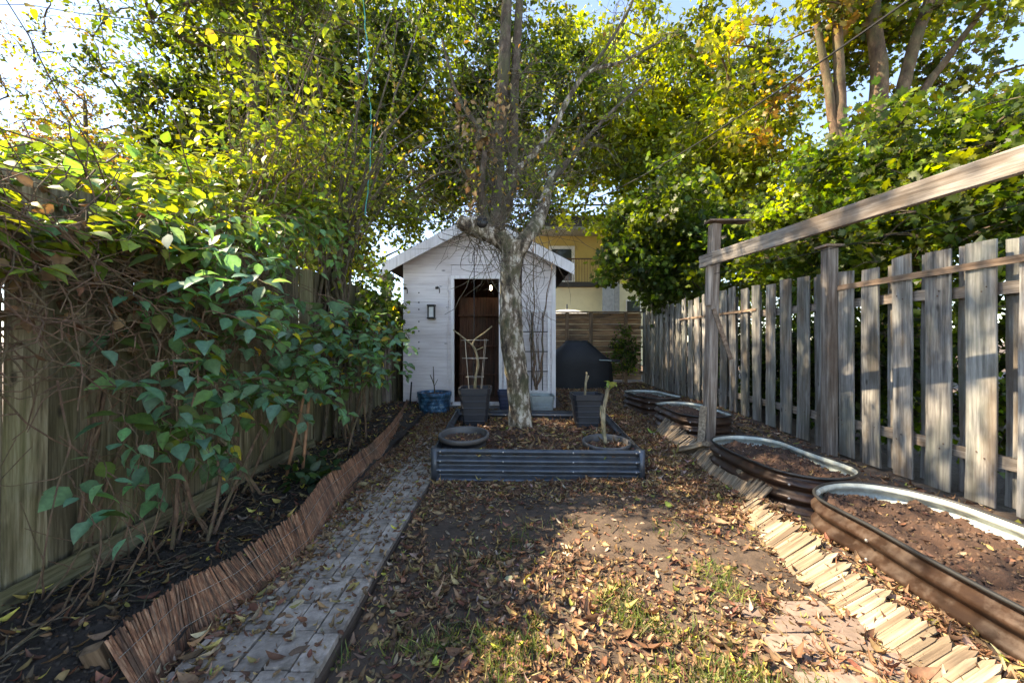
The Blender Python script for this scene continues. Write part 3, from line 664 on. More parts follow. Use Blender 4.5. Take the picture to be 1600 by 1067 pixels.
tub = square_pot((-1.25, 6.60, .10), .54, .46, .34, M['bluetub'], 'blue marbled tub against the shed below the wall lantern', 'plant_tub', 'tub', None, False, 36)
np_ = square_pot((-.06, 6.62, .10), .34, .25, .36, M['bluepot'], 'navy blue pot by the doorway, partly hidden by the tree trunk', 'square_planter')
gp = square_pot((.475, 6.62, .12), .40, .34, .27, M['galv'], 'pale grey planter under the white trellis', 'square_planter')
def stems(name, label, cat, loc, lst, mat, parent=None):
    t = thing(name, label, cat, loc)
    for i, (pts, r0, r1) in enumerate(lst):
        n = len(pts); put('stem', knobby(pts, [r0 + (r1 - r0) * k / (n - 1) for k in range(n)], 7, .16, rr).mesh('stem', mat, True), t)
    return t
c5 = lambda px, py, Y=5.0: P(px, py, Y)
stems('cut_plant', 'forked bare stem standing inside the wire cage', 'plant', c5(742, 610), [([c5(742, 612), c5(743, 590), c5(747, 570), c5(744, 550), c5(738, 538)], .018, .013), ([c5(738, 539), c5(724, 527), c5(708, 515)], .011, .008), ([c5(738, 539), c5(742, 530), c5(756, 520), c5(769, 509)], .011, .009), ([c5(745, 546), c5(755, 542)], .006, .005)], M['cut'])
cg = thing('tomato_cage', 'thin wire tomato cage in the dark square planter', 'cage', c5(742, 610))
for py, hw in ((531, .165), (559, .155), (588, .11)):
    ctr = c5(742, py); put('ring', MB().tube([ctr + Vector((hw * math.cos(a), hw * .8 * math.sin(a), 0)) for a in [2 * math.pi * k / 20 for k in range(21)]], .003, 5, False).mesh('ring', M['wire']), cg)
for a in (.6, 2.5, 4.0, 5.6):
    tp = c5(742, 529) + Vector((.165 * math.cos(a), .132 * math.sin(a), 0)); b = c5(742, 616) + Vector((.09 * math.cos(a), .075 * math.sin(a), 0)); put('leg', MB().tube([b, tp], .003, 5).mesh('leg', M['wire']), cg)
tag(MB().tube([c5(740.5, 612, 5.05), c5(741, 385, 5.05)], .006, 6).put('garden_stake', M['black']), 'thin dark upright stake in front of the shed doorway', 'stake')
c49 = lambda px, py: P(px, py, 4.95)
stems('cut_plant', 'short pale cut stem in the tall right-hand square planter', 'plant', c49(914, 620), [([c49(914, 622), c49(915, 600), c49(917, 581)], .016, .013), ([c49(916, 597), c49(920, 586)], .009, .009)], M['cut'])
c4 = lambda px, py: P(px, py, 3.98)
cp = stems('cut_plant', 'thick pale cut stem sprouting a few green leaves at its top', 'plant', c4(945, 690), [([c4(946, 692), c4(943, 668), c4(943, 645), c4(946, 625), c4(951, 601)], .022, .018), ([c4(943, 664), c4(940, 645), c4(940, 633)], .018, .016)], M['cut'])
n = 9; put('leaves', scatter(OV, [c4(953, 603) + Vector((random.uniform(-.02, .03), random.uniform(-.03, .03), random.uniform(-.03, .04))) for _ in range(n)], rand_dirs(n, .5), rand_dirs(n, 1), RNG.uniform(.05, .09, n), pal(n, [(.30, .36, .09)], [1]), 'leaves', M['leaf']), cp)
c6 = lambda px, py: P(px, py, 6.6)
stems('cut_plant', 'dry twig plant standing in the blue marbled tub', 'plant', c6(678, 615), [([c6(679, 616), c6(678, 600), c6(672, 585)], .012, .006), ([c6(678, 600), c6(677, 572)], .009, .006), ([c6(678, 604), c6(684, 592)], .006, .004)], M['twig'])
tag(MB().tube([c6(640, 640), c6(643, 596)], [.016, .014], 6).put('garden_stake', M['black']), 'short dark stake standing by the left corner of the shed', 'stake')

# ------------------------------------------------------------------ trellis with vine stems
tr = thing('trellis', 'white framed trellis with dark bars leaning on the shed wall', 'trellis', (.25, 6.88, .4))
x0, x1, z0, z1, yy = -.12, .62, .41, 1.75, 6.93
fr = MB().box((x0, yy, (z0 + z1) / 2), (.032, .025, z1 - z0)).box((x1, yy, (z0 + z1) / 2), (.032, .025, z1 - z0)).box(((x0 + x1) / 2, yy, z1 + .012), (x1 - x0 + .032, .028, .03)).box(((x0 + x1) / 2, yy, z0 - .012), (x1 - x0 + .032, .028, .03)); fr.put('frame', M['white'], tr)
for k in range(1, 4):
    put('bar', MB().box((x0 + (x1 - x0) * k / 4 + .08, yy - .018, (z0 + z1) / 2), (.018, .012, z1 - z0 - .03)).mesh('bar', M['black']), tr); put('bar', MB().box(((x0 + x1) / 2, yy - .006, z0 + (z1 - z0) * k / 4), (x1 - x0 - .034, .011, .018)).mesh('bar', M['black']), tr)
rv = random.Random(21); t = thing('climbing_vine', 'bare reddish vine stems climbing the white trellis', 'vine', P(838, 615, 6.75)); b = P(838, 608, 6.78)
for k in range(13):
    px = 838 + rv.uniform(-10, 6); pts = [b, P(px + 4, 585, 6.76), P(px + rv.uniform(-4, 4), 530, 6.8), P(px + rv.uniform(-12, 14), 480, 6.72), P(px + rv.uniform(-25, 34), rv.uniform(350, 450), 6.65 + rv.uniform(-.4, .1))]
    pp = []
    for a, c in zip(pts[:-1], pts[1:]):
        for q in (0, .33, .66): pp.append(a.lerp(c, q) + Vector((rv.uniform(-.02, .02), rv.uniform(-.02, .02), rv.uniform(-.01, .01))))
    pp.append(pts[-1]); r0 = .022 if k < 2 else .007; put('stem', MB().tube(pp, [r0 * (1 - .75 * i / len(pp)) for i in range(len(pp))], 5).mesh('stem', M['vine'], True), t)

# ------------------------------------------------------------------ barbecue under a cover
bq = thing('covered_barbecue', 'barbecue under a loose black cover by the back fence', 'barbecue', (1.6, 10.2, .1))
m = MB(); secs = [(-.03, .84, .30), (.15, .83, .30), (.55, .82, .31), (.70, .80, .31), (.76, .72, .30), (.95, .50, .27), (1.10, .33, .20), (1.17, .27, .12)]; n = 28; v = []
for j, (z, a, b) in enumerate(secs):
    for k in range(n):
        th = 2 * math.pi * k / n; ca, sa = math.cos(th), math.sin(th); q = (abs(ca) ** 3.2 + abs(sa) ** 3.2) ** (-1 / 3.2); w = 1 + (.05 * math.sin(k * 2.7 + 1.3 * math.sin(j)) + .03 * math.sin(k * 5.1)) * (1.4 - z)
        v.append((1.63 + a * ca * q * w, 10.25 + b * sa * q * w, .1 + z + .012 * math.sin(k * 1.9 + j)))
f = [tuple((len(secs) - 1) * n + k for k in range(n))]
for j in range(len(secs) - 1):
    for k in range(n): f.append((j * n + k, j * n + (k + 1) % n, (j + 1) * n + (k + 1) % n, (j + 1) * n + k))
put('cover', meshd('cover', v, f, M['cover'], True), bq)
put('handle', MB().tube([(2.12, 9.93, .80), (2.12, 9.88, .80), (2.40, 9.88, .79), (2.40, 9.93, .79)], .012, 6).mesh('handle', M['galv']), bq)
put('side_shelf', MB().box((2.52, 10.2, .78), (.22, .46, .05)).mesh('side_shelf', M['cover']), bq)

# ------------------------------------------------------------------ house beyond
hs = thing('yellow_house', 'yellow rendered house with dark roof and balcony beyond the back fence', 'house', (4.5, 21, 0)); HY = 20.
def hb_(x0, x1, y0, y1, Y, d, mat, name, par=hs):
    a = P(x0, y1, Y); b = P(x1, y0, Y); return put(name, MB().box(((a.x + b.x) / 2, Y + d / 2, (a.z + b.z) / 2), (b.x - a.x, d, b.z - a.z)).mesh(name, mat), par)
hb_(800, 1045, 355, 445, HY + .9, 7, M['yellow'], 'upper_wall'); hb_(800, 1060, 443, 640, HY, 8, M['cream'], 'lower_wall')
hb_(845, 1030, 336, 355, HY - .2, 9, M['roof'], 'roof'); hb_(842, 1034, 353, 358, HY - .35, 9.2, M['greymetal'], 'fascia')
wd = hb_(858, 898, 384, 440, HY + .84, .1, M['white'], 'window'); hb_(862, 893, 389, 438, HY + .82, .06, M['glass'], 'pane', wd)
hb_(868, 958, 440, 447, HY - .3, 1.2, M['roof'], 'balcony_floor')
ra = MB(); a = P(884, 404, HY - .25); b = P(955, 440, HY - .25); ra.box(((a.x + b.x) / 2, HY - .25, a.z), (b.x - a.x, .05, .06))
ra.put('railing', M['shedin'], hs)
k = a.x
sp = MB().box((0, 0, (b.z - a.z) / 2), (.022, .022, a.z - b.z)).mesh('baluster', M['shedin'])
while k < b.x: put('baluster', sp, hs, (k, HY - .25, a.z)); k += .075
m = MB(); 
for k in range(16): q = P(942 + k * 1.05, 440, HY - .4); m.tube([q, q - Vector((0, 0, 2.2))], .028, 6)
m.put('corrugated_screen', M['greymetal'], hs); hb_(959, 968, 440, 600, HY - .4, .3, M['greymetal'], 'column')
wd = hb_(978, 1002, 468, 487, HY - .04, .1, M['white'], 'window'); hb_(980, 1000, 470, 486, HY - .06, .05, M['glass'], 'pane', wd)
um = thing('parasol', 'pale domed parasol canopy showing above the brown back fence', 'parasol', P(886, 600, 16)); ct = P(886, 491, 16)
m = MB(); v = [ct + Vector((0, 0, .20))]; 
for j, (r, z) in enumerate(((.35, .16), (.7, .08), (1.0, -.06))):
    for k in range(12): a = math.pi * 2 * k / 12; v.append(ct + Vector((r * math.cos(a), r * math.sin(a), z)))
f = [(0, 1 + k, 1 + (k + 1) % 12) for k in range(12)] + [(1 + j * 12 + k, 13 + j * 12 + k, 13 + j * 12 + (k + 1) % 12, 1 + j * 12 + (k + 1) % 12) for j in range(2) for k in range(12)]
put('canopy', meshd('canopy', v, f, M['white']), um); put('pole', MB().tube([ct + Vector((0, 0, .4)), Vector((ct.x, ct.y, 0))], .03, 6).mesh('pole', M['black']), um)

# ------------------------------------------------------------------ cables
def cable(a, b, sag, r, label):
    tag(MB().tube(curve(a, b, (0, 0, -sag), 24), r, 6).put('overhead_cable', M['cable']), label, 'cable')
cable(P(1440, -14, 4.0), P(860, 330, 17.), .45, .012, 'thick black service cable sloping down across the treetops')
cable(P(420, 318, 15), P(1700, 317, 15), .06, .03, 'level black cable strung in front of the yellow house roof')
cable(P(-200, 40, 10), P(1, 40, 6), 0, .01, 'unused') if False else None
cable((2.30, 4.66, 2.02), (3.3, .2, 2.08), .04, .003, 'thin wire strung just below the arbor beam')

# ------------------------------------------------------------------ the pruned tree
TY = 4.74
tr_ = thing('pruned_tree', 'gnarled forked tree with mottled bark growing in the raised bed', 'tree', (P(813, 668, TY).x, TY, .2))
T = lambda px, py, dy=0.: P(px, py, TY + dy)
rt = random.Random(4)
knobby([T(813, 690), T(813, 668), T(812, 640), T(809, 600), T(804, 560), T(799, 520), T(798, 480), T(798.5, 440), T(800, 405), T(802, 378)], [.19, .145, .128, .126, .130, .135, .128, .125, .125, .14], 18, .10, rt).put('trunk', M['bark'], tr_, True)
limbs = [
 ([T(803, 398), T(790, 378), T(770, 366), T(752, 358), T(735, 353, -.05), T(716, 346, -.1)], [.125, .118, .11, .11, .098, .07], 14),
 ([T(803, 398), T(815, 380), T(828, 364), T(840, 346, .1), T(848, 325, .2), T(858, 290, .35), T(870, 262, .5)], [.12, .105, .085, .085, .075, .06, .045], 12),
 ([T(772, 366), T(778, 335, .15), T(777, 300, .3), T(779, 240, .4), T(784, 160, .5), T(789, 80, .5), T(793, -60, .6)], [.115, .108, .096, .088, .082, .074, .055], 12),
 ([T(760, 362), T(788, 325, .25), T(797, 290, .35), T(802, 240, .45), T(803, 160, .5), T(807, 80, .55), T(815, -60, .6)], [.09, .084, .072, .066, .06, .056, .045], 11),
 ([T(795, 285, .35), T(812, 262, .35), T(842, 232, .4), T(868, 195, .4), T(890, 150, .4), T(920, 112, .4), T(975, 95, .5), T(1040, 60, .6)], [.045, .04, .038, .036, .034, .028, .02, .012], 8),
 ([T(920, 112, .4), T(950, 70, .4), T(985, 10, .4), T(1000, -40, .4)], [.025, .022, .018, .014], 7),
 ([T(762, 355, 0), T(752, 300, .1), T(757, 240, .15), T(748, 215, .2)], [.06, .045, .035, .03], 8),
 ([T(858, 290, .35), T(905, 230, .5), T(960, 170, .6), T(1020, 120, .8)], [.045, .03, .02, .01], 7),
 ([T(779, 240, .4), T(745, 195, .5), T(715, 150, .6), T(690, 60, .7)], [.035, .03, .022, .012], 7),
 ([T(777, 300, .3), T(735, 270, .3), T(690, 270, .3), T(640, 300, .2)], [.03, .022, .016, .008], 6)]
for i, (pts, rad, sg) in enumerate(limbs): knobby(pts, rad, sg, .12, rt).put('limb', M['bark'] if i in (0, 1, 4) else M['bark3'], tr_, True)
p = T(752, 347, -.09); put('cut_knot', MB().tube([p + Vector((0, .12, -.05)), p + Vector((0, .02, 0)), p + Vector((.01, -.03, .02))], [.085, .080, .062], 12).mesh('cut_knot', M['black'], True), tr_)
tw = MB(); tips = []
for i in range(430):
    pts, rad, sg = limbs[rt.choices(range(len(limbs)), [3, 2, 4, 4, 2, 1, 2, 2, 2, 2])[0]]; k = rt.randrange(len(pts) - 1); a = pts[k].lerp(pts[k + 1], rt.random()); L = rt.uniform(.25, 1.1)
    d = Vector((rt.gauss(0, 1), rt.gauss(-.15, .8), rt.gauss(.25, .7))).normalized(); b = a + d * L; cv = wob(curve(a, b, Vector((rt.gauss(0, .1), rt.gauss(0, .1), rt.gauss(-.02, .14))) * L, 6), .018, rt); r0 = rt.uniform(.003, .008)
    tw.tube(cv, [r0 * (1 - .7 * j / 6) for j in range(7)], 4, False); tips.append(cv[-1]); tips.append(cv[4])
    for j in range(2):
        s = cv[rt.randint(2, 5)]; e = s + Vector((rt.gauss(0, 1), rt.gauss(0, 1), rt.gauss(0, .9))).normalized() * L * .4; c2 = wob(curve(s, e, (0, 0, rt.uniform(-.05, .05)), 3), .012, rt); tw.tube(c2, [.0035, .003, .0025, .0015], 3, False); tips.append(c2[-1])
for i in range(26):   # twigs hanging round the trunk and over the shed front
    a = T(rt.uniform(735, 860), rt.uniform(355, 395), rt.uniform(-.15, .15)); b = T(rt.uniform(690, 880), rt.uniform(400, 520), rt.uniform(-.5, .3)); tw.tube(wob(curve(a, b, (rt.uniform(-.2, .2), 0, -.12), 7), .015, rt), [.006 - .0005 * j for j in range(8)], 4, False)
o = tw.put('twigs', M['twig'], tr_); o['kind'] = 'stuff'
tp = np.array([tuple(q) for q in tips if q.z > 2.75]); sel = RNG.choice(len(tp), 1500); pos = tp[sel] + RNG.normal(0, .07, (1500, 3))
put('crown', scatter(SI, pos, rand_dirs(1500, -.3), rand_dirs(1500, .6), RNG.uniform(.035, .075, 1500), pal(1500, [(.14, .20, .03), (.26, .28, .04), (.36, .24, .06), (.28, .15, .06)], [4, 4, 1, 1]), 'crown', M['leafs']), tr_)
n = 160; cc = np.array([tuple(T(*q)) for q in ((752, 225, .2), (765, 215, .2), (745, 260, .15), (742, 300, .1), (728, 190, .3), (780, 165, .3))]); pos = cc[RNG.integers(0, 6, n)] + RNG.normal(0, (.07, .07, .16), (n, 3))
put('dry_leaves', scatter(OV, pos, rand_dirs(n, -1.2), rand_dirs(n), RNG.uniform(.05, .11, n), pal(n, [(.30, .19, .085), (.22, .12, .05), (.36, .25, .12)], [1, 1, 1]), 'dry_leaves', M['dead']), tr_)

# ------------------------------------------------------------------ background trees
def bg_tree(name, label, cat, base, trunks, ctr, rad, nclump, per, size, cols, w, tpl=SI, sig=.38, barkm='bark3', shell=.45, limbr=.10, group=None, flat=.7, mat='leafs', seed=1, keep=None, zb=.5):
    g = np.random.default_rng(seed); rn = random.Random(seed); t = thing(name, label, cat, base, group); ctr = np.array(ctr, float); rad = np.array(rad, float)
    d = g.normal(size=(nclump, 3)); d /= np.linalg.norm(d, axis=1, keepdims=True); r = g.random((nclump, 1)) ** shell; C = ctr + d * r * rad * (1 + .12 * g.normal(size=(nclump, 1)))
    if keep is not None: C = C[keep(C)]; nclump = len(C)
    tops = []
    for i, (b, tp, r0, r1) in enumerate(trunks):
        b = Vector(b); tp = Vector(tp); pts = wob(curve(b, tp, (rn.uniform(-.1, .1), rn.uniform(-.1, .1), 0), 8), r0 * .25, rn); knobby(pts, [r0 + (r1 - r0) * k / 8 for k in range(9)], 10, .07, rn).put('trunk', M[barkm], t, True)
        tops += pts[3:]
    TWD = g.normal(size=(nclump, 5, 3)); TWD /= np.linalg.norm(TWD, axis=2, keepdims=True); TWD = TWD * np.array([1, 1, flat]) * sig * g.uniform(1.1, 2.1, (nclump, 5, 1)) + np.array([0, 0, -.12 * sig])
    lm = MB(); nodes = list(tops)
    order = sorted(range(nclump), key=lambda i: min((Vector(C[i]) - q).length for q in tops))
    for i in order:
        c = Vector(C[i]); q = min(nodes, key=lambda n_: (n_ - c).length + .25 * max(0, n_.z - c.z)); L = (c - q).length; cv = wob(curve(q, c, (0, 0, .10 * L), 4), .04 * L, rn); r0 = min(limbr, .012 + .022 * L)
        lm.tube(cv, [r0 * (1 - .8 * k / 4) for k in range(5)], 5, False); nodes.append(cv[2]); nodes.append(c)
        for tv_ in TWD[i]:
            e = c + Vector(tv_); lm.tube([c, c.lerp(e, .5) + Vector((0, 0, .12 * sig)), e], [.009, .007, .003], 3, False)
    lm.put('limbs', M[barkm], t)['kind'] = 'stuff'
    k = nclump * per; ci = np.repeat(np.arange(nclump), per); tw_ = TWD[ci, g.integers(0, 5, k)]; q = g.random((k, 1)) ** .8; pos = C[ci] + tw_ * q + np.array([0, 0, .12 * sig]) * 4 * q * (1 - q) + g.normal(size=(k, 3)) * (.6 * size + .10 * sig)
    cc = np.array(cols)[g.choice(len(cols), nclump, p=np.array(w) / sum(w))][ci]; c2 = np.array(cols)[g.choice(len(cols), k, p=np.array(w) / sum(w))]; col = np.clip((cc * .6 + c2 * .4) * np.exp(.38 * g.normal(size=nclump))[ci][:, None] * (1 + .25 * g.normal(size=(k, 1))), .006, .9)
    put('crown', scatter(tpl, pos, rand_dirs(k, -.25), rand_dirs(k, zb), size * g.uniform(.65, 1.35, k), col, 'crown', M[mat]), t); return t
GRN = (.045, .088, .013); OLV = (.085, .115, .014); YEL = (.27, .28, .025); LIM = (.16, .21, .018); ORG = (.34, .17, .04); RST = (.22, .085, .035); DKG = (.022, .042, .010)
bg_tree('tall_tree', 'dense dark olive tree rising behind the shrub at upper left', 'tree', (-6.8, 11.8, 0), [((-6.8, 11.8, 0), (-6.5, 11.5, 8.5), .24, .08)], (-6.4, 11.5, 7.9), (4.0, 2.2, 4.2), 360, 105, .165, [DKG, OLV, YEL, LIM], [5, 4, 1.3, 1.3], sig=.40, seed=2)
bg_tree('tall_tree', 'yellow-green backlit tree directly behind the shed', 'tree', (-1.2, 14, 0), [((-1.2, 14, 0), (-1.0, 13.6, 9.0), .22, .08)], (-1.3, 13.6, 8.7), (4.4, 2.2, 4.6), 330, 90, .18, [OLV, YEL, LIM, GRN, DKG], [3, 1, 2, 3, 2], sig=.40, seed=3)
bg_tree('tall_tree', 'bright yellow-green tree behind the yellow house roof line', 'tree', (5.6, 16, 0), [((5.6, 16, 0), (5.4, 15.6, 9.5), .25, .08)], (5.2, 15.4, 9.0), (5.2, 2.4, 5.8), 420, 92, .20, [LIM, YEL, OLV, GRN], [4, 4, 1.5, 1.2], sig=.45, seed=4, keep=lambda C: ~((C[:, 2] < 5.6) & (C[:, 0] < 4.6)))
bg_tree('tall_tree', 'near leafy tree reaching over the left fence from next door', 'tree', (-4.6, 7.0, 0), [((-4.6, 7.0, 0), (-4.3, 6.9, 8.0), .16, .06)], (-4.6, 6.5, 8.7), (2.7, 3.2, 3.1), 360, 62, .105, [OLV, LIM, YEL, GRN, DKG], [3, 2, 1, 3, 2], sig=.30, seed=22)
bg_tree('tall_tree', 'sparse brown-leaved tree against the sky at upper left', 'tree', (-15, 14, 0), [((-15, 14, 0), (-14.6, 14, 9.5), .16, .05)], (-14.6, 14, 8.8), (3.4, 1.6, 4.4), 120, 34, .13, [ORG, RST, OLV, YEL, GRN], [1, 1.5, 3, 2, 2], sig=.42, seed=25)
bg_tree('maple_tree', 'tall maple with several brown trunks at upper right', 'tree', (8.0, 9.4, 0), [((8.2, 9.2, 0), (8.2, 9.2, 9.6), .26, .13), ((8.25, 9.25, 4.6), (9.6, 9.0, 10), .16, .09), ((7.5, 9.3, 0), (7.35, 9.3, 9.5), .17, .09), ((7.45, 9.3, 5.3), (6.9, 9.4, 9.5), .11, .06), ((8.3, 9.2, 5.6), (10.4, 9.0, 8.6), .11, .05)], (8.6, 9.8, 8.6), (4.2, 2.0, 3.2), 170, 55, .15, [GRN, OLV, YEL, ORG, LIM], [2, 2.5, 2, .8, 2], tpl=MA, sig=.42, seed=5, shell=.6, barkm='bark2', keep=lambda C: ~((C[:, 0] > 6.4) & (C[:, 0] < 9.6) & (C[:, 1] < 9.9) & (C[:, 2] < 8.4)))
bg_tree('maple_tree', 'low spreading green maple leaning over the grey fence', 'tree', (5.6, 5.6, 0), [((5.6, 5.6, 0), (5.4, 5.5, 3.4), .10, .05)], (5.35, 5.5, 2.95), (1.35, 3.2, 1.25), 320, 105, .088, [GRN, (.07, .13, .02), OLV, YEL, LIM], [3, 3, 2.5, 1.3, 2.2], tpl=MA, sig=.26, seed=6, flat=.55, zb=1.2, limbr=.04, keep=lambda C: C[:, 0] > 4.0)
bg_tree('maple_tree', 'small dark green maple hanging over the far end of the grey fence', 'tree', (4.9, 9.6, 0), [((4.9, 9.6, 0), (4.7, 9.5, 3.8), .09, .05)], (3.9, 9.6, 3.5), (1.8, 1.5, 1.6), 170, 75, .12, [GRN, (.05, .09, .02), OLV, LIM], [4, 3, 2, 1.5], tpl=MA, sig=.24, seed=7, limbr=.04, flat=.6, keep=lambda C: C[:, 0] > 2.2)
bg_tree('tall_tree', 'yellow-green bushy tree glowing behind the arbor post', 'tree', (7.2, 12.5, 0), [((7.2, 12.5, 0), (7.0, 12.3, 5.4), .14, .06)], (6.7, 12.2, 5.0), (2.9, 1.6, 3.0), 220, 85, .165, [LIM, YEL, OLV, GRN], [4, 4, 1.2, 1], sig=.38, seed=8)
bg_tree('tall_tree', 'rust-orange distant tree low against the sky at far left', 'tree', (-24, 22, 0), [((-24, 22, 0), (-24, 22, 10), .25, .08)], (-24, 22, 9.6), (5.6, 2.0, 3.4), 150, 46, .26, [ORG, RST, YEL, OLV], [2, 3, 1, 1], sig=.6, seed=9)
bg_tree('bushy_tree', 'sunlit bushy tree behind the left fence and shed corner', 'tree', (-3.9, 8.2, 0), [((-3.9, 8.2, 0), (-3.7, 8.0, 3.8), .10, .04)], (-3.6, 8.0, 3.6), (1.7, 1.5, 1.8), 170, 70, .11, [OLV, LIM, YEL, GRN], [3, 3, 2, 2], sig=.28, seed=10, limbr=.04)
bg_tree('bushy_tree', 'dark leafy bush growing behind the grey fence boards', 'bush', (4.6, 6.2, 0), [((4.6, 6.2, 0), (4.6, 6.2, 1.4), .05, .03)], (4.5, 5.6, .95), (.55, 4.6, 1.1), 190, 80, .11, [DKG, GRN, OLV], [3, 2, 1], sig=.25, seed=12, limbr=.03, keep=lambda C: (C[:, 0] > 4.2) & (C[:, 2] > .15))
bg_tree('ivy_bush', 'straggly ivy in the far corner beside the covered barbecue', 'bush', (3.0, 11.0, .1), [((3.0, 11.0, .1), (3.05, 11.2, 1.5), .02, .01)], (3.0, 11.05, .95), (.38, .35, .8), 40, 45, .075, [GRN, DKG, LIM], [3, 2, .6], sig=.13, seed=13, limbr=.012, barkm='vine')

# ------------------------------------------------------------------ leafy shrubs on the left
LV = [[], [], [], [], []]
def leafy(a, b, bend, npair, size, cols, w, m, store, r0=.006, jit=.5, rnd=random, hang=-.2):
    cv = wob(curve(a, b, bend, 8), .015, rnd); m.tube(cv, [r0 * (1 - .7 * j / 8) for j in range(9)], 5, False); c = pal(npair * 2, cols, w, .2); q = 0
    for i in range(npair):
        t = .15 + .85 * (i + .5) / npair; f = t * 8; k = min(int(f), 7); p = cv[k].lerp(cv[k + 1], f - k); d = (cv[k + 1] - cv[k]).normalized(); s = d.cross(Vector((0, 0, 1)))
        s = s.normalized() if s.length > .1 else Vector((1, 0, 0)); an = rnd.uniform(0, math.pi); s = Matrix.Rotation(an if d.z > .5 else rnd.gauss(0, .5), 3, d) @ s
        for sg in (-1, 1):
            ld = s * sg + d * .5 + Vector((rnd.gauss(0, jit * .4), rnd.gauss(0, jit * .4), hang + rnd.gauss(0, jit * .4))); nn = Vector((rnd.gauss(.15, jit * .6), rnd.gauss(-.25, jit * .6), 1.0)); sz = size * rnd.uniform(.6, 1.25) * (1 - .3 * t)
            store[0].append(tuple(p + ld.normalized() * .02)); store[1].append(tuple(ld)); store[2].append(tuple(nn)); store[3].append(sz); store[4].append(c[q]); q += 1
def make_shrub(name, label, loc, build, seed, nbig, matb='vine'):
    rn = random.Random(seed); t = thing(name, label, 'shrub', loc); m = MB(); st = [[], [], [], [], []]; build(rn, m, st); m.put('stems', M[matb], t)
    A = [np.array(q) for q in st]; dist = np.linalg.norm(A[0] - np.array([0, 0, CAM_H]), axis=1); x = A[0][:, 0] / A[0][:, 1]; z = (A[0][:, 2] - CAM_H) / A[0][:, 1]
    vis = A[3] / dist * ((np.abs(x) < 1.22) & (np.abs(z) < .82)); o = np.argsort(-vis); big, rest = o[:nbig], o[nbig:]
    for i in big: put('leaf', scatter(OV, A[0][i:i + 1], A[1][i:i + 1], A[2][i:i + 1], A[3][i:i + 1], A[4][i:i + 1], 'leaf', M['leaf']), t)
    f = put('foliage', scatter(OV, A[0][rest], A[1][rest], A[2][rest], A[3][rest], A[4][rest], 'foliage', M['leaf']), t); f['kind'] = 'stuff'; return t
TEAL = (.13, .28, .18); TEA2 = (.14, .28, .12); MGR = (.09, .15, .035); LYE = (.26, .31, .05); GLD = (.50, .36, .04)
def hedge_top(y): return float(np.interp(y, [0.6, 1.6, 2.2, 3.0, 3.8, 4.6], [1.95, 2.02, 2.18, 2.45, 2.75, 2.9]))
def b_hedge(rn, m, st):
    for i in range(480):
        y = rn.uniform(.75, 4.9); out = rn.random(); xo = rn.uniform(-1.0, .30 if y < 2.3 else .40); top = hedge_top(y) - .34 * max(0, xo) / .42 - .05 + .30 * max(0, -xo); a = Vector((LX + xo - .15, y + rn.uniform(-.2, .2), top - rn.uniform(.10, .35)))
        b = Vector((LX + xo + rn.uniform(-.1, .15), y + rn.gauss(0, .3), top - abs(rn.gauss(0, .10)) - (.15 if out < .25 else 0))); leafy(a, b, (0, 0, rn.uniform(0, .12)), rn.randint(4, 7), .105, [MGR, LYE, TEA2, (.17, .23, .035), GLD], [3, 4, 1, 4, .12], m, st, .005, rnd=rn)
    for i in range(46):  # sprays hanging down the fence face, denser toward the far side
        y = rn.uniform(2.2, 4.2); a = Vector((LX + .15, y, hedge_top(y) - .3)); b = a + Vector((rn.uniform(.05, .4), rn.uniform(-.3, .3), -rn.uniform(.15, .30 + .18 * (y - 1.5)))); leafy(a, b, (.1, 0, .08), rn.randint(3, 6), .10, [MGR, TEA2, LYE], [3, 3, 1], m, st, .004, rnd=rn, hang=-.5)
make_shrub('vine_hedge', 'broad-leaved vine mound spilling over the top of the left fence', (LX, 2.6, .2), b_hedge, 31, 290)
def b_teal(rn, m, st):
    root = [(-1.75, 2.35, .15), (-1.85, 2.9, .18), (-1.72, 3.5, .2)]
    for i in range(98):
        y = rn.uniform(2.0, 4.0); hz = rn.uniform(.75, 1.75) if y < 2.9 else rn.uniform(.70, 1.5); c = Vector((-1.82 + rn.gauss(0, .16) + .08, y, hz)); a = c + Vector((-.15, rn.uniform(-.15, .15), rn.uniform(-.1, .2))); b = c + Vector((rn.uniform(.05, .32), rn.gauss(-.12, .16), rn.uniform(-.18, .14)))
        leafy(a, b, (0, 0, .05), rn.randint(3, 5), .122, [TEAL, TEA2, MGR, LYE, GLD], [5, 3, 1.5, .3, .28], m, st, .004, rnd=rn, hang=-.25)
    for i in range(22):
        y = rn.uniform(1.75, 2.7); c = Vector((-1.78 + rn.uniform(-.1, .12), y, rn.uniform(.42, .85))); leafy(c + Vector((-.12, .05, .12)), c + Vector((.12, -.1, -.05)), (0, 0, .04), rn.randint(2, 3), .115, [TEAL, TEA2, MGR, GLD], [4, 3, 2, .4], m, st, .004, rnd=rn, hang=-.3)
    for k in range(8):
        rx, ry, rz = rn.choice(root); a = Vector((rx + rn.uniform(-.1, .1), ry + rn.uniform(-.2, .2), rz)); b = Vector((-1.85 + rn.uniform(-.2, .2), rn.uniform(2.1, 3.9), rn.uniform(.9, 1.7))); m.tube(wob(curve(a, b, (rn.uniform(-.1, .1), rn.uniform(-.15, .15), 0), 7), .02, rn), [.011 - .001 * j for j in range(8)], 5, False)
make_shrub('leafy_shrub', 'blue-green broad-leaved shrub drooping in front of the mossy fence', (-1.78, 2.7, .15), b_teal, 32, 280)
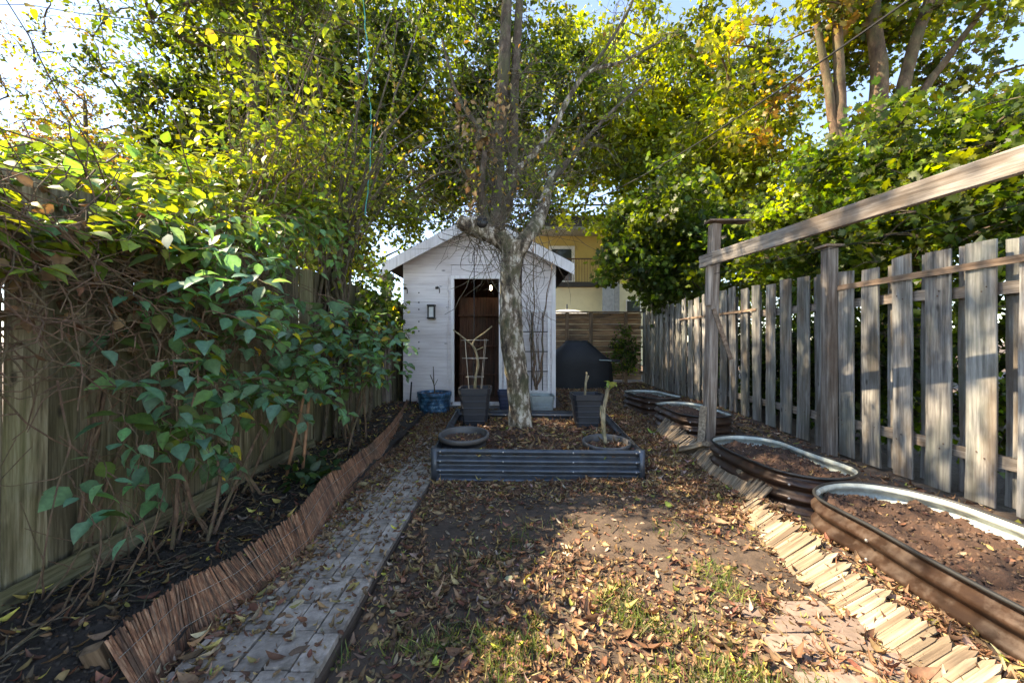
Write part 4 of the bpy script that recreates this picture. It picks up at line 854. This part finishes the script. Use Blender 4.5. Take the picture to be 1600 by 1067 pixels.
def b_far(rn, m, st):
    for i in range(68):
        c = Vector((-1.62 + rn.gauss(0, .22), rn.uniform(3.9, 5.1), rn.uniform(.75, 1.45))); b = c + Vector((rn.uniform(-.25, .25), rn.gauss(-.15, .2), rn.uniform(-.15, .15))); leafy(c, b, (0, 0, .05), rn.randint(3, 4), .115, [TEAL, TEA2, MGR, LYE, GLD], [4, 3, 2, .8, .5], m, st, .004, rnd=rn)
    for k in range(6):
        a = Vector((-1.75 + rn.uniform(-.15, .2), 4.3 + rn.uniform(-.4, .5), .15)); b = Vector((-1.65 + rn.uniform(-.3, .3), rn.uniform(3.9, 5), rn.uniform(.9, 1.4))); m.tube(wob(curve(a, b, (0, 0, 0), 6), .015, rn), [.012 - .0012 * j for j in range(7)], 5, False)
make_shrub('leafy_shrub', 'green and yellow leaved shrub between the cane stakes and the shed', (-1.72, 4.5, .15), b_far, 33, 240)
def b_lilac(rn, m, st):
    for k in range(26):
        a = Vector((-2.05 + rn.uniform(-.15, .25), 4.6 + rn.uniform(-.3, .4), .9 if k % 2 else .15)); tgt = P(rn.uniform(360, 700), rn.uniform(-30, 300), rn.uniform(3.6, 5.2)); mid = Vector((-2.0, 4.6, 1.9)) + Vector((rn.uniform(-.1, .15), rn.uniform(-.2, .2), 0))
        pts = curve(a, mid, (rn.uniform(-.08, .08), 0, 0), 4)[:-1] + curve(mid, tgt, (rn.uniform(-.2, .1), 0, rn.uniform(0, .35)), 8); pts = wob(pts, .02, rn); m.tube(pts, [.020 * (1 - .8 * j / len(pts)) + .002 for j in range(len(pts))], 6, False)
        for j in range(7):
            s = pts[rn.randint(5, len(pts) - 1)]; e = s + Vector((rn.gauss(.05, .35), rn.gauss(0, .35), rn.gauss(.12, .3))); leafy(s, e, (0, 0, rn.uniform(-.08, .08)), rn.randint(3, 6), .075, [LYE, (.17, .21, .03), MGR, (.34, .32, .06), (.40, .24, .10)], [4, 3, 2, 1.6, .5], m, st, .0035, rnd=rn, jit=.9)
make_shrub('arching_shrub', 'tall thin-stemmed shrub arching up with yellow-green sunlit leaves', (-2.0, 4.6, .15), b_lilac, 34, 260, 'twig')
def b_climb(rn, m, st):
    for k in range(34):
        a = Vector((LX + rn.uniform(-.3, .1), rn.uniform(3.1, 4.6), rn.uniform(1.9, 2.4))); b = P(rn.uniform(330, 560), rn.uniform(-20, 270), rn.uniform(3.4, 4.4)); pts = wob(curve(a, b, (rn.uniform(-.15, .1), 0, rn.uniform(.0, .2)), 8), .03, rn); m.tube(pts, [.008 * (1 - .7 * j / 8) for j in range(9)], 5, False)
        for j in range(5): s = pts[rn.randint(2, 8)]; e = s + Vector((rn.gauss(0, .25), rn.gauss(0, .2), rn.gauss(.05, .25))); leafy(s, e, (0, 0, -.03), rn.randint(3, 6), .085, [LYE, (.19, .24, .035), MGR, (.30, .32, .06), GLD], [4, 3, 2.4, 1.4, .15], m, st, .003, rnd=rn, jit=.8)
make_shrub('climbing_shrub', 'sunlit climber with heart-shaped leaves towering above the vine mound', (LX, 3.4, .2), b_climb, 35, 260)
# overhanging twig with golden leaves at upper left
t = thing('leafy_branch', 'thin overhanging branch with golden leaves against the sky at upper left', 'branch', P(420, 85, 3.2)); m = MB(); st = [[], [], [], [], []]; rn = random.Random(41)
leafy(P(520, 95, 3.3), P(-40, 10, 2.6), (0, 0, .10), 9, .085, [(.5, .42, .05), (.42, .30, .05), LYE], [3, 1, 2], m, st, .006, rnd=rn, hang=-.9); m.put('stem', M['twig'], t)
for i in range(len(st[0])):
    put('leaf', scatter(OV, [st[0][i]], [st[1][i]], [st[2][i]], [st[3][i]], [st[4][i]], 'leaf', M['leaf']), t)

# sapling by the shed, stakes, bare vines on the fence
sp_ = thing('sapling', 'slender pale sapling with lobed leaves at the shed end of the bed', 'tree', P(570, 672, 5.6))
put('trunk', knobby([P(569, 676, 5.5), P(577, 645, 5.5), P(580, 610, 5.5), P(582, 560, 5.5), P(584, 520, 5.5), P(586, 470, 5.5)], [.035, .03, .026, .024, .018, .010], 8, .05, rt).mesh('trunk', M['twig'], True), sp_)
n = 650; cc = np.array([tuple(P(*q)) for q in ((595, 460, 5.6), (600, 500, 5.5), (585, 535, 5.5), (612, 480, 5.9), (618, 520, 6.0), (575, 480, 5.4), (560, 510, 5.2), (600, 440, 5.8))]); pos = cc[RNG.integers(0, 8, n)] + RNG.normal(0, (.10, .14, .12), (n, 3))
put('crown', scatter(MA, pos, rand_dirs(n, -.3), rand_dirs(n, 1), RNG.uniform(.05, .10, n), pal(n, [GRN, (.09, .15, .03), LYE, GLD], [4, 4, 1, .5]), 'crown', M['leaf']), sp_)
for i, (a, b, lab) in enumerate((((440, 778), (478, 605), 'brown cane stake leaning right in the planting bed'), ((470, 765), (484, 612), 'brown cane stake standing upright beside the leaning one'))):
    tag(MB().tube([P(*a, 3.2), P(*b, 3.25)], [.013, .011], 7).put('garden_stake', M['stake'], None, True), lab, 'stake')
tag(MB().box(P(406, 690, 3.45), (.03, .02, .62)).put('garden_stake', M['picket']), 'flat pale wooden stake against the mossy fence', 'stake')
rv = random.Random(51)
for k, (lab, lst, r0) in enumerate((
    ('thick twisted bare vine climbing the mossy fence at far left', [((20, 900), (110, 700), (150, 560), (60, 470)), ((60, 880), (115, 740), (60, 600), (0, 520))], .011),
    ('long sinuous bare vine curling down from the fence onto the dark soil', [((160, 880), (75, 845), (115, 760), (100, 690), (55, 590)), ((120, 860), (90, 900), (20, 905))], .010),
    ('single kinked bare vine rising from the soil beside the drooping shrub', [((276, 852), (292, 775), (262, 725), (255, 640))], .009))):
    t = thing('bare_vine', lab, 'vine', P(lst[0][0][0], lst[0][0][1], 1.95))
    for pl in lst:
        Y0 = 1.95 if k < 2 else 2.25; pts = [P(x, y, Y0 + .08 * i) for i, (x, y) in enumerate(pl)]
        pts = [Vector((max(p.x, LX + .03), p.y, p.z)) if p.x > LX - 1 else p for p in pts]
        knobby(pts, [r0 * (1 - .12 * i) for i in range(len(pts))], 6, .12, rv).put('stem', M['vine'], t, True)
t = thing('vine_tangle', 'dense tangle of bare dark vine stems hanging under the vine mound', 'vine', (LX, 2.2, 1.3)); m = MB()
for k in range(430):
    y = rv.uniform(1.1, 3.4); a = Vector((LX + rv.uniform(.02, .28), y, rv.gauss(1.5, .26))); b = a + Vector((rv.uniform(-.1, .2), rv.gauss(0, .45), rv.gauss(-.05, .30))); b.x = max(b.x, LX + .02); m.tube(wob(curve(a, b, (rv.uniform(0, .12), rv.uniform(-.1, .1), rv.uniform(-.14, .1)), 6), .02, rv), [.0042 - .0004 * j for j in range(7)], 4, False)
for k in range(34):
    y = rv.uniform(1.2, 2.6); a = Vector((LX + rv.uniform(.05, .35), y, .12)); b = a + Vector((rv.uniform(-.1, .15), rv.gauss(0, .3), rv.uniform(.2, .8))); b.x = max(b.x, LX + .02); m.tube(wob(curve(a, b, (rv.uniform(0, .12), rv.uniform(-.1, .1), 0), 6), .015, rv), [.0045 - .0005 * j for j in range(7)], 4, False)
o = m.put('stems', M['vine'], t); o['kind'] = 'stuff'
n = 420; ys_ = RNG.uniform(1.1, 3.0, n); pos = np.stack([LX + RNG.uniform(.03, .25, n), ys_, RNG.normal(1.58, .16, n)], 1); o = put('dry_leaves', scatter(OV, pos, rand_dirs(n, -1), rand_dirs(n), RNG.uniform(.04, .08, n), pal(n, [(.16, .09, .045), (.10, .06, .03), (.24, .14, .07)], [1, 1, 1]), 'dry_leaves', M['dead']), t); o['kind'] = 'stuff'
tag(MB().tube(wob(curve(P(566, -10, 4.2), P(572, 335, 4.3), (.06, 0, 0), 20), .012, rv), .005, 5).put('garden_twine', M['twine']), 'teal twine hanging through the tall arching shrub', 'twine')
# low dark plant in the bed
t = thing('low_plant', 'low dark green plant by the reed edging and the cane stakes', 'plant', (-1.5, 3.15, .15)); n = 70; pos = np.stack([RNG.normal(-1.55, .09, n), RNG.normal(3.2, .14, n), RNG.uniform(.14, .32, n)], 1); put('foliage', scatter(OV, pos, rand_dirs(n, .4), rand_dirs(n, 1.2), RNG.uniform(.05, .11, n), pal(n, [DKG, (.04, .08, .04), GRN], [2, 2, 1]), 'foliage', M['leaf']), t)['kind'] = 'stuff'

# ------------------------------------------------------------------ leaf litter and grass
DT = [tpl_dead(.5, .35, .5, .21), tpl_dead(1.2, .7, 1.2, .17), tpl_dead(-.7, -.5, .9, .22), tpl_dead(.9, 1.3, 1.9, .13)]
TAN = [(.40, .25, .13), (.27, .15, .075), (.17, .085, .045), (.46, .32, .12), (.36, .27, .09), (.50, .37, .25), (.25, .10, .055)]; TW = [2.6, 3.6, 3.6, .9, .5, 1.0, 1.3]; TAN = [tuple(.8 * q for q in c) for c in TAN]
def litter(n, xr, yr, zf, dens, smin, smax, seed, avoid=True):
    g = np.random.default_rng(seed); x = g.uniform(*xr, n); y = yr[0] + (yr[1] - yr[0]) * g.random(n); k = g.random(n) < dens(x, y)
    if avoid:
        for fn in FOOT: k &= ~fn(x, y)
    x, y = x[k], y[k]; z = zf(x, y); m = len(x); d = g.normal(size=(m, 3)) * np.array([1, 1, .22]); nn = g.normal(size=(m, 3)) * .55 + np.array([0, 0, 1]); s = np.clip((smin + smax) / 2 * np.exp(.42 * g.normal(size=m)), .012, .08); return np.stack([x, y, z + .006 + s * .10 * g.random(m)], 1), d, nn, s, g.integers(0, 4, m)
def d_center(x, y):
    base = .40 + 1.0 * fbm(x * 2.3 + 4, y * 2.3, 4) + .35 * np.exp(-((y - 3.6) / .12) ** 2) + .35 * sstep(1.9, 1.2, y)
    base = base + .30 * sstep(3.2, 3.6, y) + .30 * sstep(.9, 1.5, x)
    base = np.where(x < -.70, .16 + .6 * np.exp(-((x + 1.2) / .10) ** 2) + .35 * sstep(3.8, 4.6, y), base); return np.clip(base, .03, 1)
L1 = litter(80000, (-1.32, 1.95), (1.05, 7.0), lambda x, y: np.where(x < -.71, .021 + .10 * sstep(3.9, 6.8, y), gz(x, y)), d_center, .019, .044, 1)
L2 = litter(9000, (.9, 3.55), (5.0, 11.3), gz, lambda x, y: np.full_like(x, .9), .045, .085, 2)
L3 = litter(4200, (-2.1, -1.38), (1.0, 6.8), bedz, lambda x, y: np.full_like(x, .5), .028, .065, 3, False)
L4 = litter(4200, (1.45, 3.55), (.9, 5.2), gz, lambda x, y: np.full_like(x, .7), .024, .052, 4)
L5 = litter(3600, (BX0, BX1), (BY0, BY1), cbz, lambda x, y: cins(x, y) * .75, .035, .07, 5, False)
parts = [L1, L2, L3, L4, L5]; A = [np.concatenate([q[i] for q in parts]) for i in range(5)]; C = pal(len(A[0]), TAN, TW, .22)
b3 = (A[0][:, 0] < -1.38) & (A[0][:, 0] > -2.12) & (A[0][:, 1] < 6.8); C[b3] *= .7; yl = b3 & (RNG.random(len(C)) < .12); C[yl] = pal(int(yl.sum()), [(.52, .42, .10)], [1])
gr = RNG.random(len(C)) < .018; C[gr] = pal(int(gr.sum()), [(.24, .28, .05), (.48, .42, .06)], [1, 1])
A[3] = np.where(RNG.random(len(C)) < .04, A[3] * 1.7, A[3])
dist = np.linalg.norm(A[0] - np.array([0, 0, CAM_H]), axis=1); infr = (np.abs(A[0][:, 0] / A[0][:, 1]) < 1.24) & (np.abs((A[0][:, 2] - CAM_H) / A[0][:, 1]) < .82); o = np.argsort(-(A[3] / dist * infr)); big = o[:296]; rest = np.ones(len(C), bool); rest[big] = False
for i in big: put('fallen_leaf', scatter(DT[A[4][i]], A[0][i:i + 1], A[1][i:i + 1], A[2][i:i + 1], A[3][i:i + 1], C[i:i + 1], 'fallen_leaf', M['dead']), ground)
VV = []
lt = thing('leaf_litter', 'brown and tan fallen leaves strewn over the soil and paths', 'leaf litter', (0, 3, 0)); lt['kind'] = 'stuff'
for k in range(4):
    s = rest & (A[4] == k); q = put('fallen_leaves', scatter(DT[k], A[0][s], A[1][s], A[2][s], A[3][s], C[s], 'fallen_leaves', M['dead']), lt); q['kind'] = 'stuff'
# leaves lying in the pots and oval beds
def in_pot(pot, c, r, z, n, seed):
    g = np.random.default_rng(seed); a = g.uniform(0, 6.283, n); q = r * np.sqrt(g.random(n)); pos = np.stack([c[0] + q * np.cos(a), c[1] + q * np.sin(a), np.full(n, z)], 1); put('fallen_leaves', scatter(DT[1], pos, g.normal(size=(n, 3)) * np.array([1, 1, .2]), g.normal(size=(n, 3)) * .5 + np.array([0, 0, 1]), g.uniform(.02, .05, n), pal(n, TAN, TW), 'fallen_leaves', M['dead']), pot)['kind'] = 'stuff'
in_pot(rp1, (-.47, 4.02), .2, .30, 70, 1); in_pot(rp2, (.915, 3.985), .19, .235, 90, 2); in_pot(sq1, (-.445, 5.), .15, .65, 20, 3); in_pot(tub, (-1.25, 6.6), .2, .4, 40, 4)
for k, (t, ins, sz) in enumerate(ob):
    g = np.random.default_rng(90 + k); n = 520; c = t.location; x = c.x + g.uniform(-.5, .5, n); y = c.y + g.uniform(-1.2, 1.2, n); kk = ins(x, y, .05); x, y = x[kk], y[kk]; n = len(x)
    put('fallen_leaves', scatter(DT[k], np.stack([x, y, sz(x, y) + .006], 1), g.normal(size=(n, 3)) * np.array([1, 1, .3]), g.normal(size=(n, 3)) * .6 + np.array([0, 0, 1]), g.uniform(.018, .05, n), pal(n, TAN, TW) * .75, 'fallen_leaves', M['dead']), t)['kind'] = 'stuff'
# soil crumbs
def crumbs(n, xr, yr, zf, ok, col, seed, name):
    g = np.random.default_rng(seed); x = g.uniform(*xr, n); y = g.uniform(*yr, n); k = ok(x, y); x, y = x[k], y[k]; m = len(x); tv = np.array([(1, 0, 0), (-1, 0, 0), (0, 1, 0), (0, -1, 0), (0, 0, 1), (0, 0, -1)], float); f3 = np.array([(0, 2, 4), (2, 1, 4), (1, 3, 4), (3, 0, 4), (2, 0, 5), (1, 2, 5), (3, 1, 5), (0, 3, 5)])
    return scatter((tv, f3, np.zeros((0, 4), int)), np.stack([x, y, zf(x, y)], 1), g.normal(size=(m, 3)), g.normal(size=(m, 3)), g.uniform(.004, .016, m), np.array(col) * g.uniform(.5, 1.5, (m, 1)), name, M['dead'])
for k, (t, ins, sz) in enumerate(ob[:2]):
    c = t.location; put('soil_crumbs', crumbs(2600, (c.x - .6, c.x + .6), (c.y - 1.2, c.y + 1.2), sz, ins, (.085, .048, .030), 60 + k, 'soil_crumbs'), t)['kind'] = 'stuff'
o = put('soil_crumbs', crumbs(5000, (-2.1, -1.4), (.9, 4.5), bedz, lambda x, y: x < 9, (.035, .026, .02), 70, 'soil_crumbs'), soil); o['kind'] = 'stuff'
# broken twigs on the ground
m = MB(); rg = random.Random(77)
for k in range(170):
    x = rg.uniform(-2.05, -1.42); y = rg.uniform(1.1, 4.5); L = rg.uniform(.06, .34); a = rg.uniform(0, 6.28); x2 = min(max(x + L * math.cos(a), -2.08), -1.4); y2 = y + L * math.sin(a)
    m.tube(wob(curve((x, y, bedzf(x, y) + .012), (x2, y2, bedzf(x2, y2) + .02), (0, 0, .012), 4), .006, rg), [.003, .003, .0028, .002, .001], 4, False)
for k in range(150):
    x = rg.uniform(-.68, 1.9); y = rg.uniform(1.1, 5.5); L = rg.uniform(.05, .28); a = rg.uniform(0, 6.28)
    if any(bool(fn(np.array([x]), np.array([y]))[0]) for fn in FOOT): continue
    z = gzf(x, y) + .008; m.tube(wob(curve((x, y, z), (x + L * math.cos(a), y + L * math.sin(a), gzf(x + L * math.cos(a), y + L * math.sin(a)) + .012), (0, 0, .006), 4), .006, rg), [.003, .003, .0028, .002, .001], 4, False)
o = m.put('fallen_twigs', M['twig'], lt); o['kind'] = 'stuff'
# grass
def blades(n, xr, yr, dens, seed):
    g = np.random.default_rng(seed); x = g.uniform(*xr, n); y = g.uniform(*yr, n); k = g.random(n) < dens(x, y)
    for fn in FOOT: k &= ~fn(x, y)
    x, y = x[k], y[k]; m = len(x); tv = np.array([(-.035, 0, 0), (.035, 0, 0), (-.025, .55, .06), (.025, .55, .06), (0, 1, .28)], float); d = g.normal(size=(m, 3)) * .55 + np.array([0, 0, 1.]); c = pal(m, [(.11, .17, .03), (.20, .24, .05), (.34, .32, .12), (.07, .12, .025)], [3, 3, 2, 2])
    return scatter((tv, np.array([(2, 3, 4)]), np.array([(0, 1, 3, 2)])), np.stack([x, y, gz(x, y) - .004], 1), d, g.normal(size=(m, 3)), g.uniform(.03, .085, m), c, 'grass', M['grass'])
gd = lambda x, y: np.clip(2.4 * fbm(x * 3.6 + 31, y * 3.6 + 8, 4) - .2, 0, .6) * sstep(3.0, 1.7, y)
o = put('grass', blades(60000, (-.68, 1.15), (1.0, 3.3), gd, 81)); tag(o, 'sparse tufts of grass poking through the leaf litter', 'grass', kind='stuff')
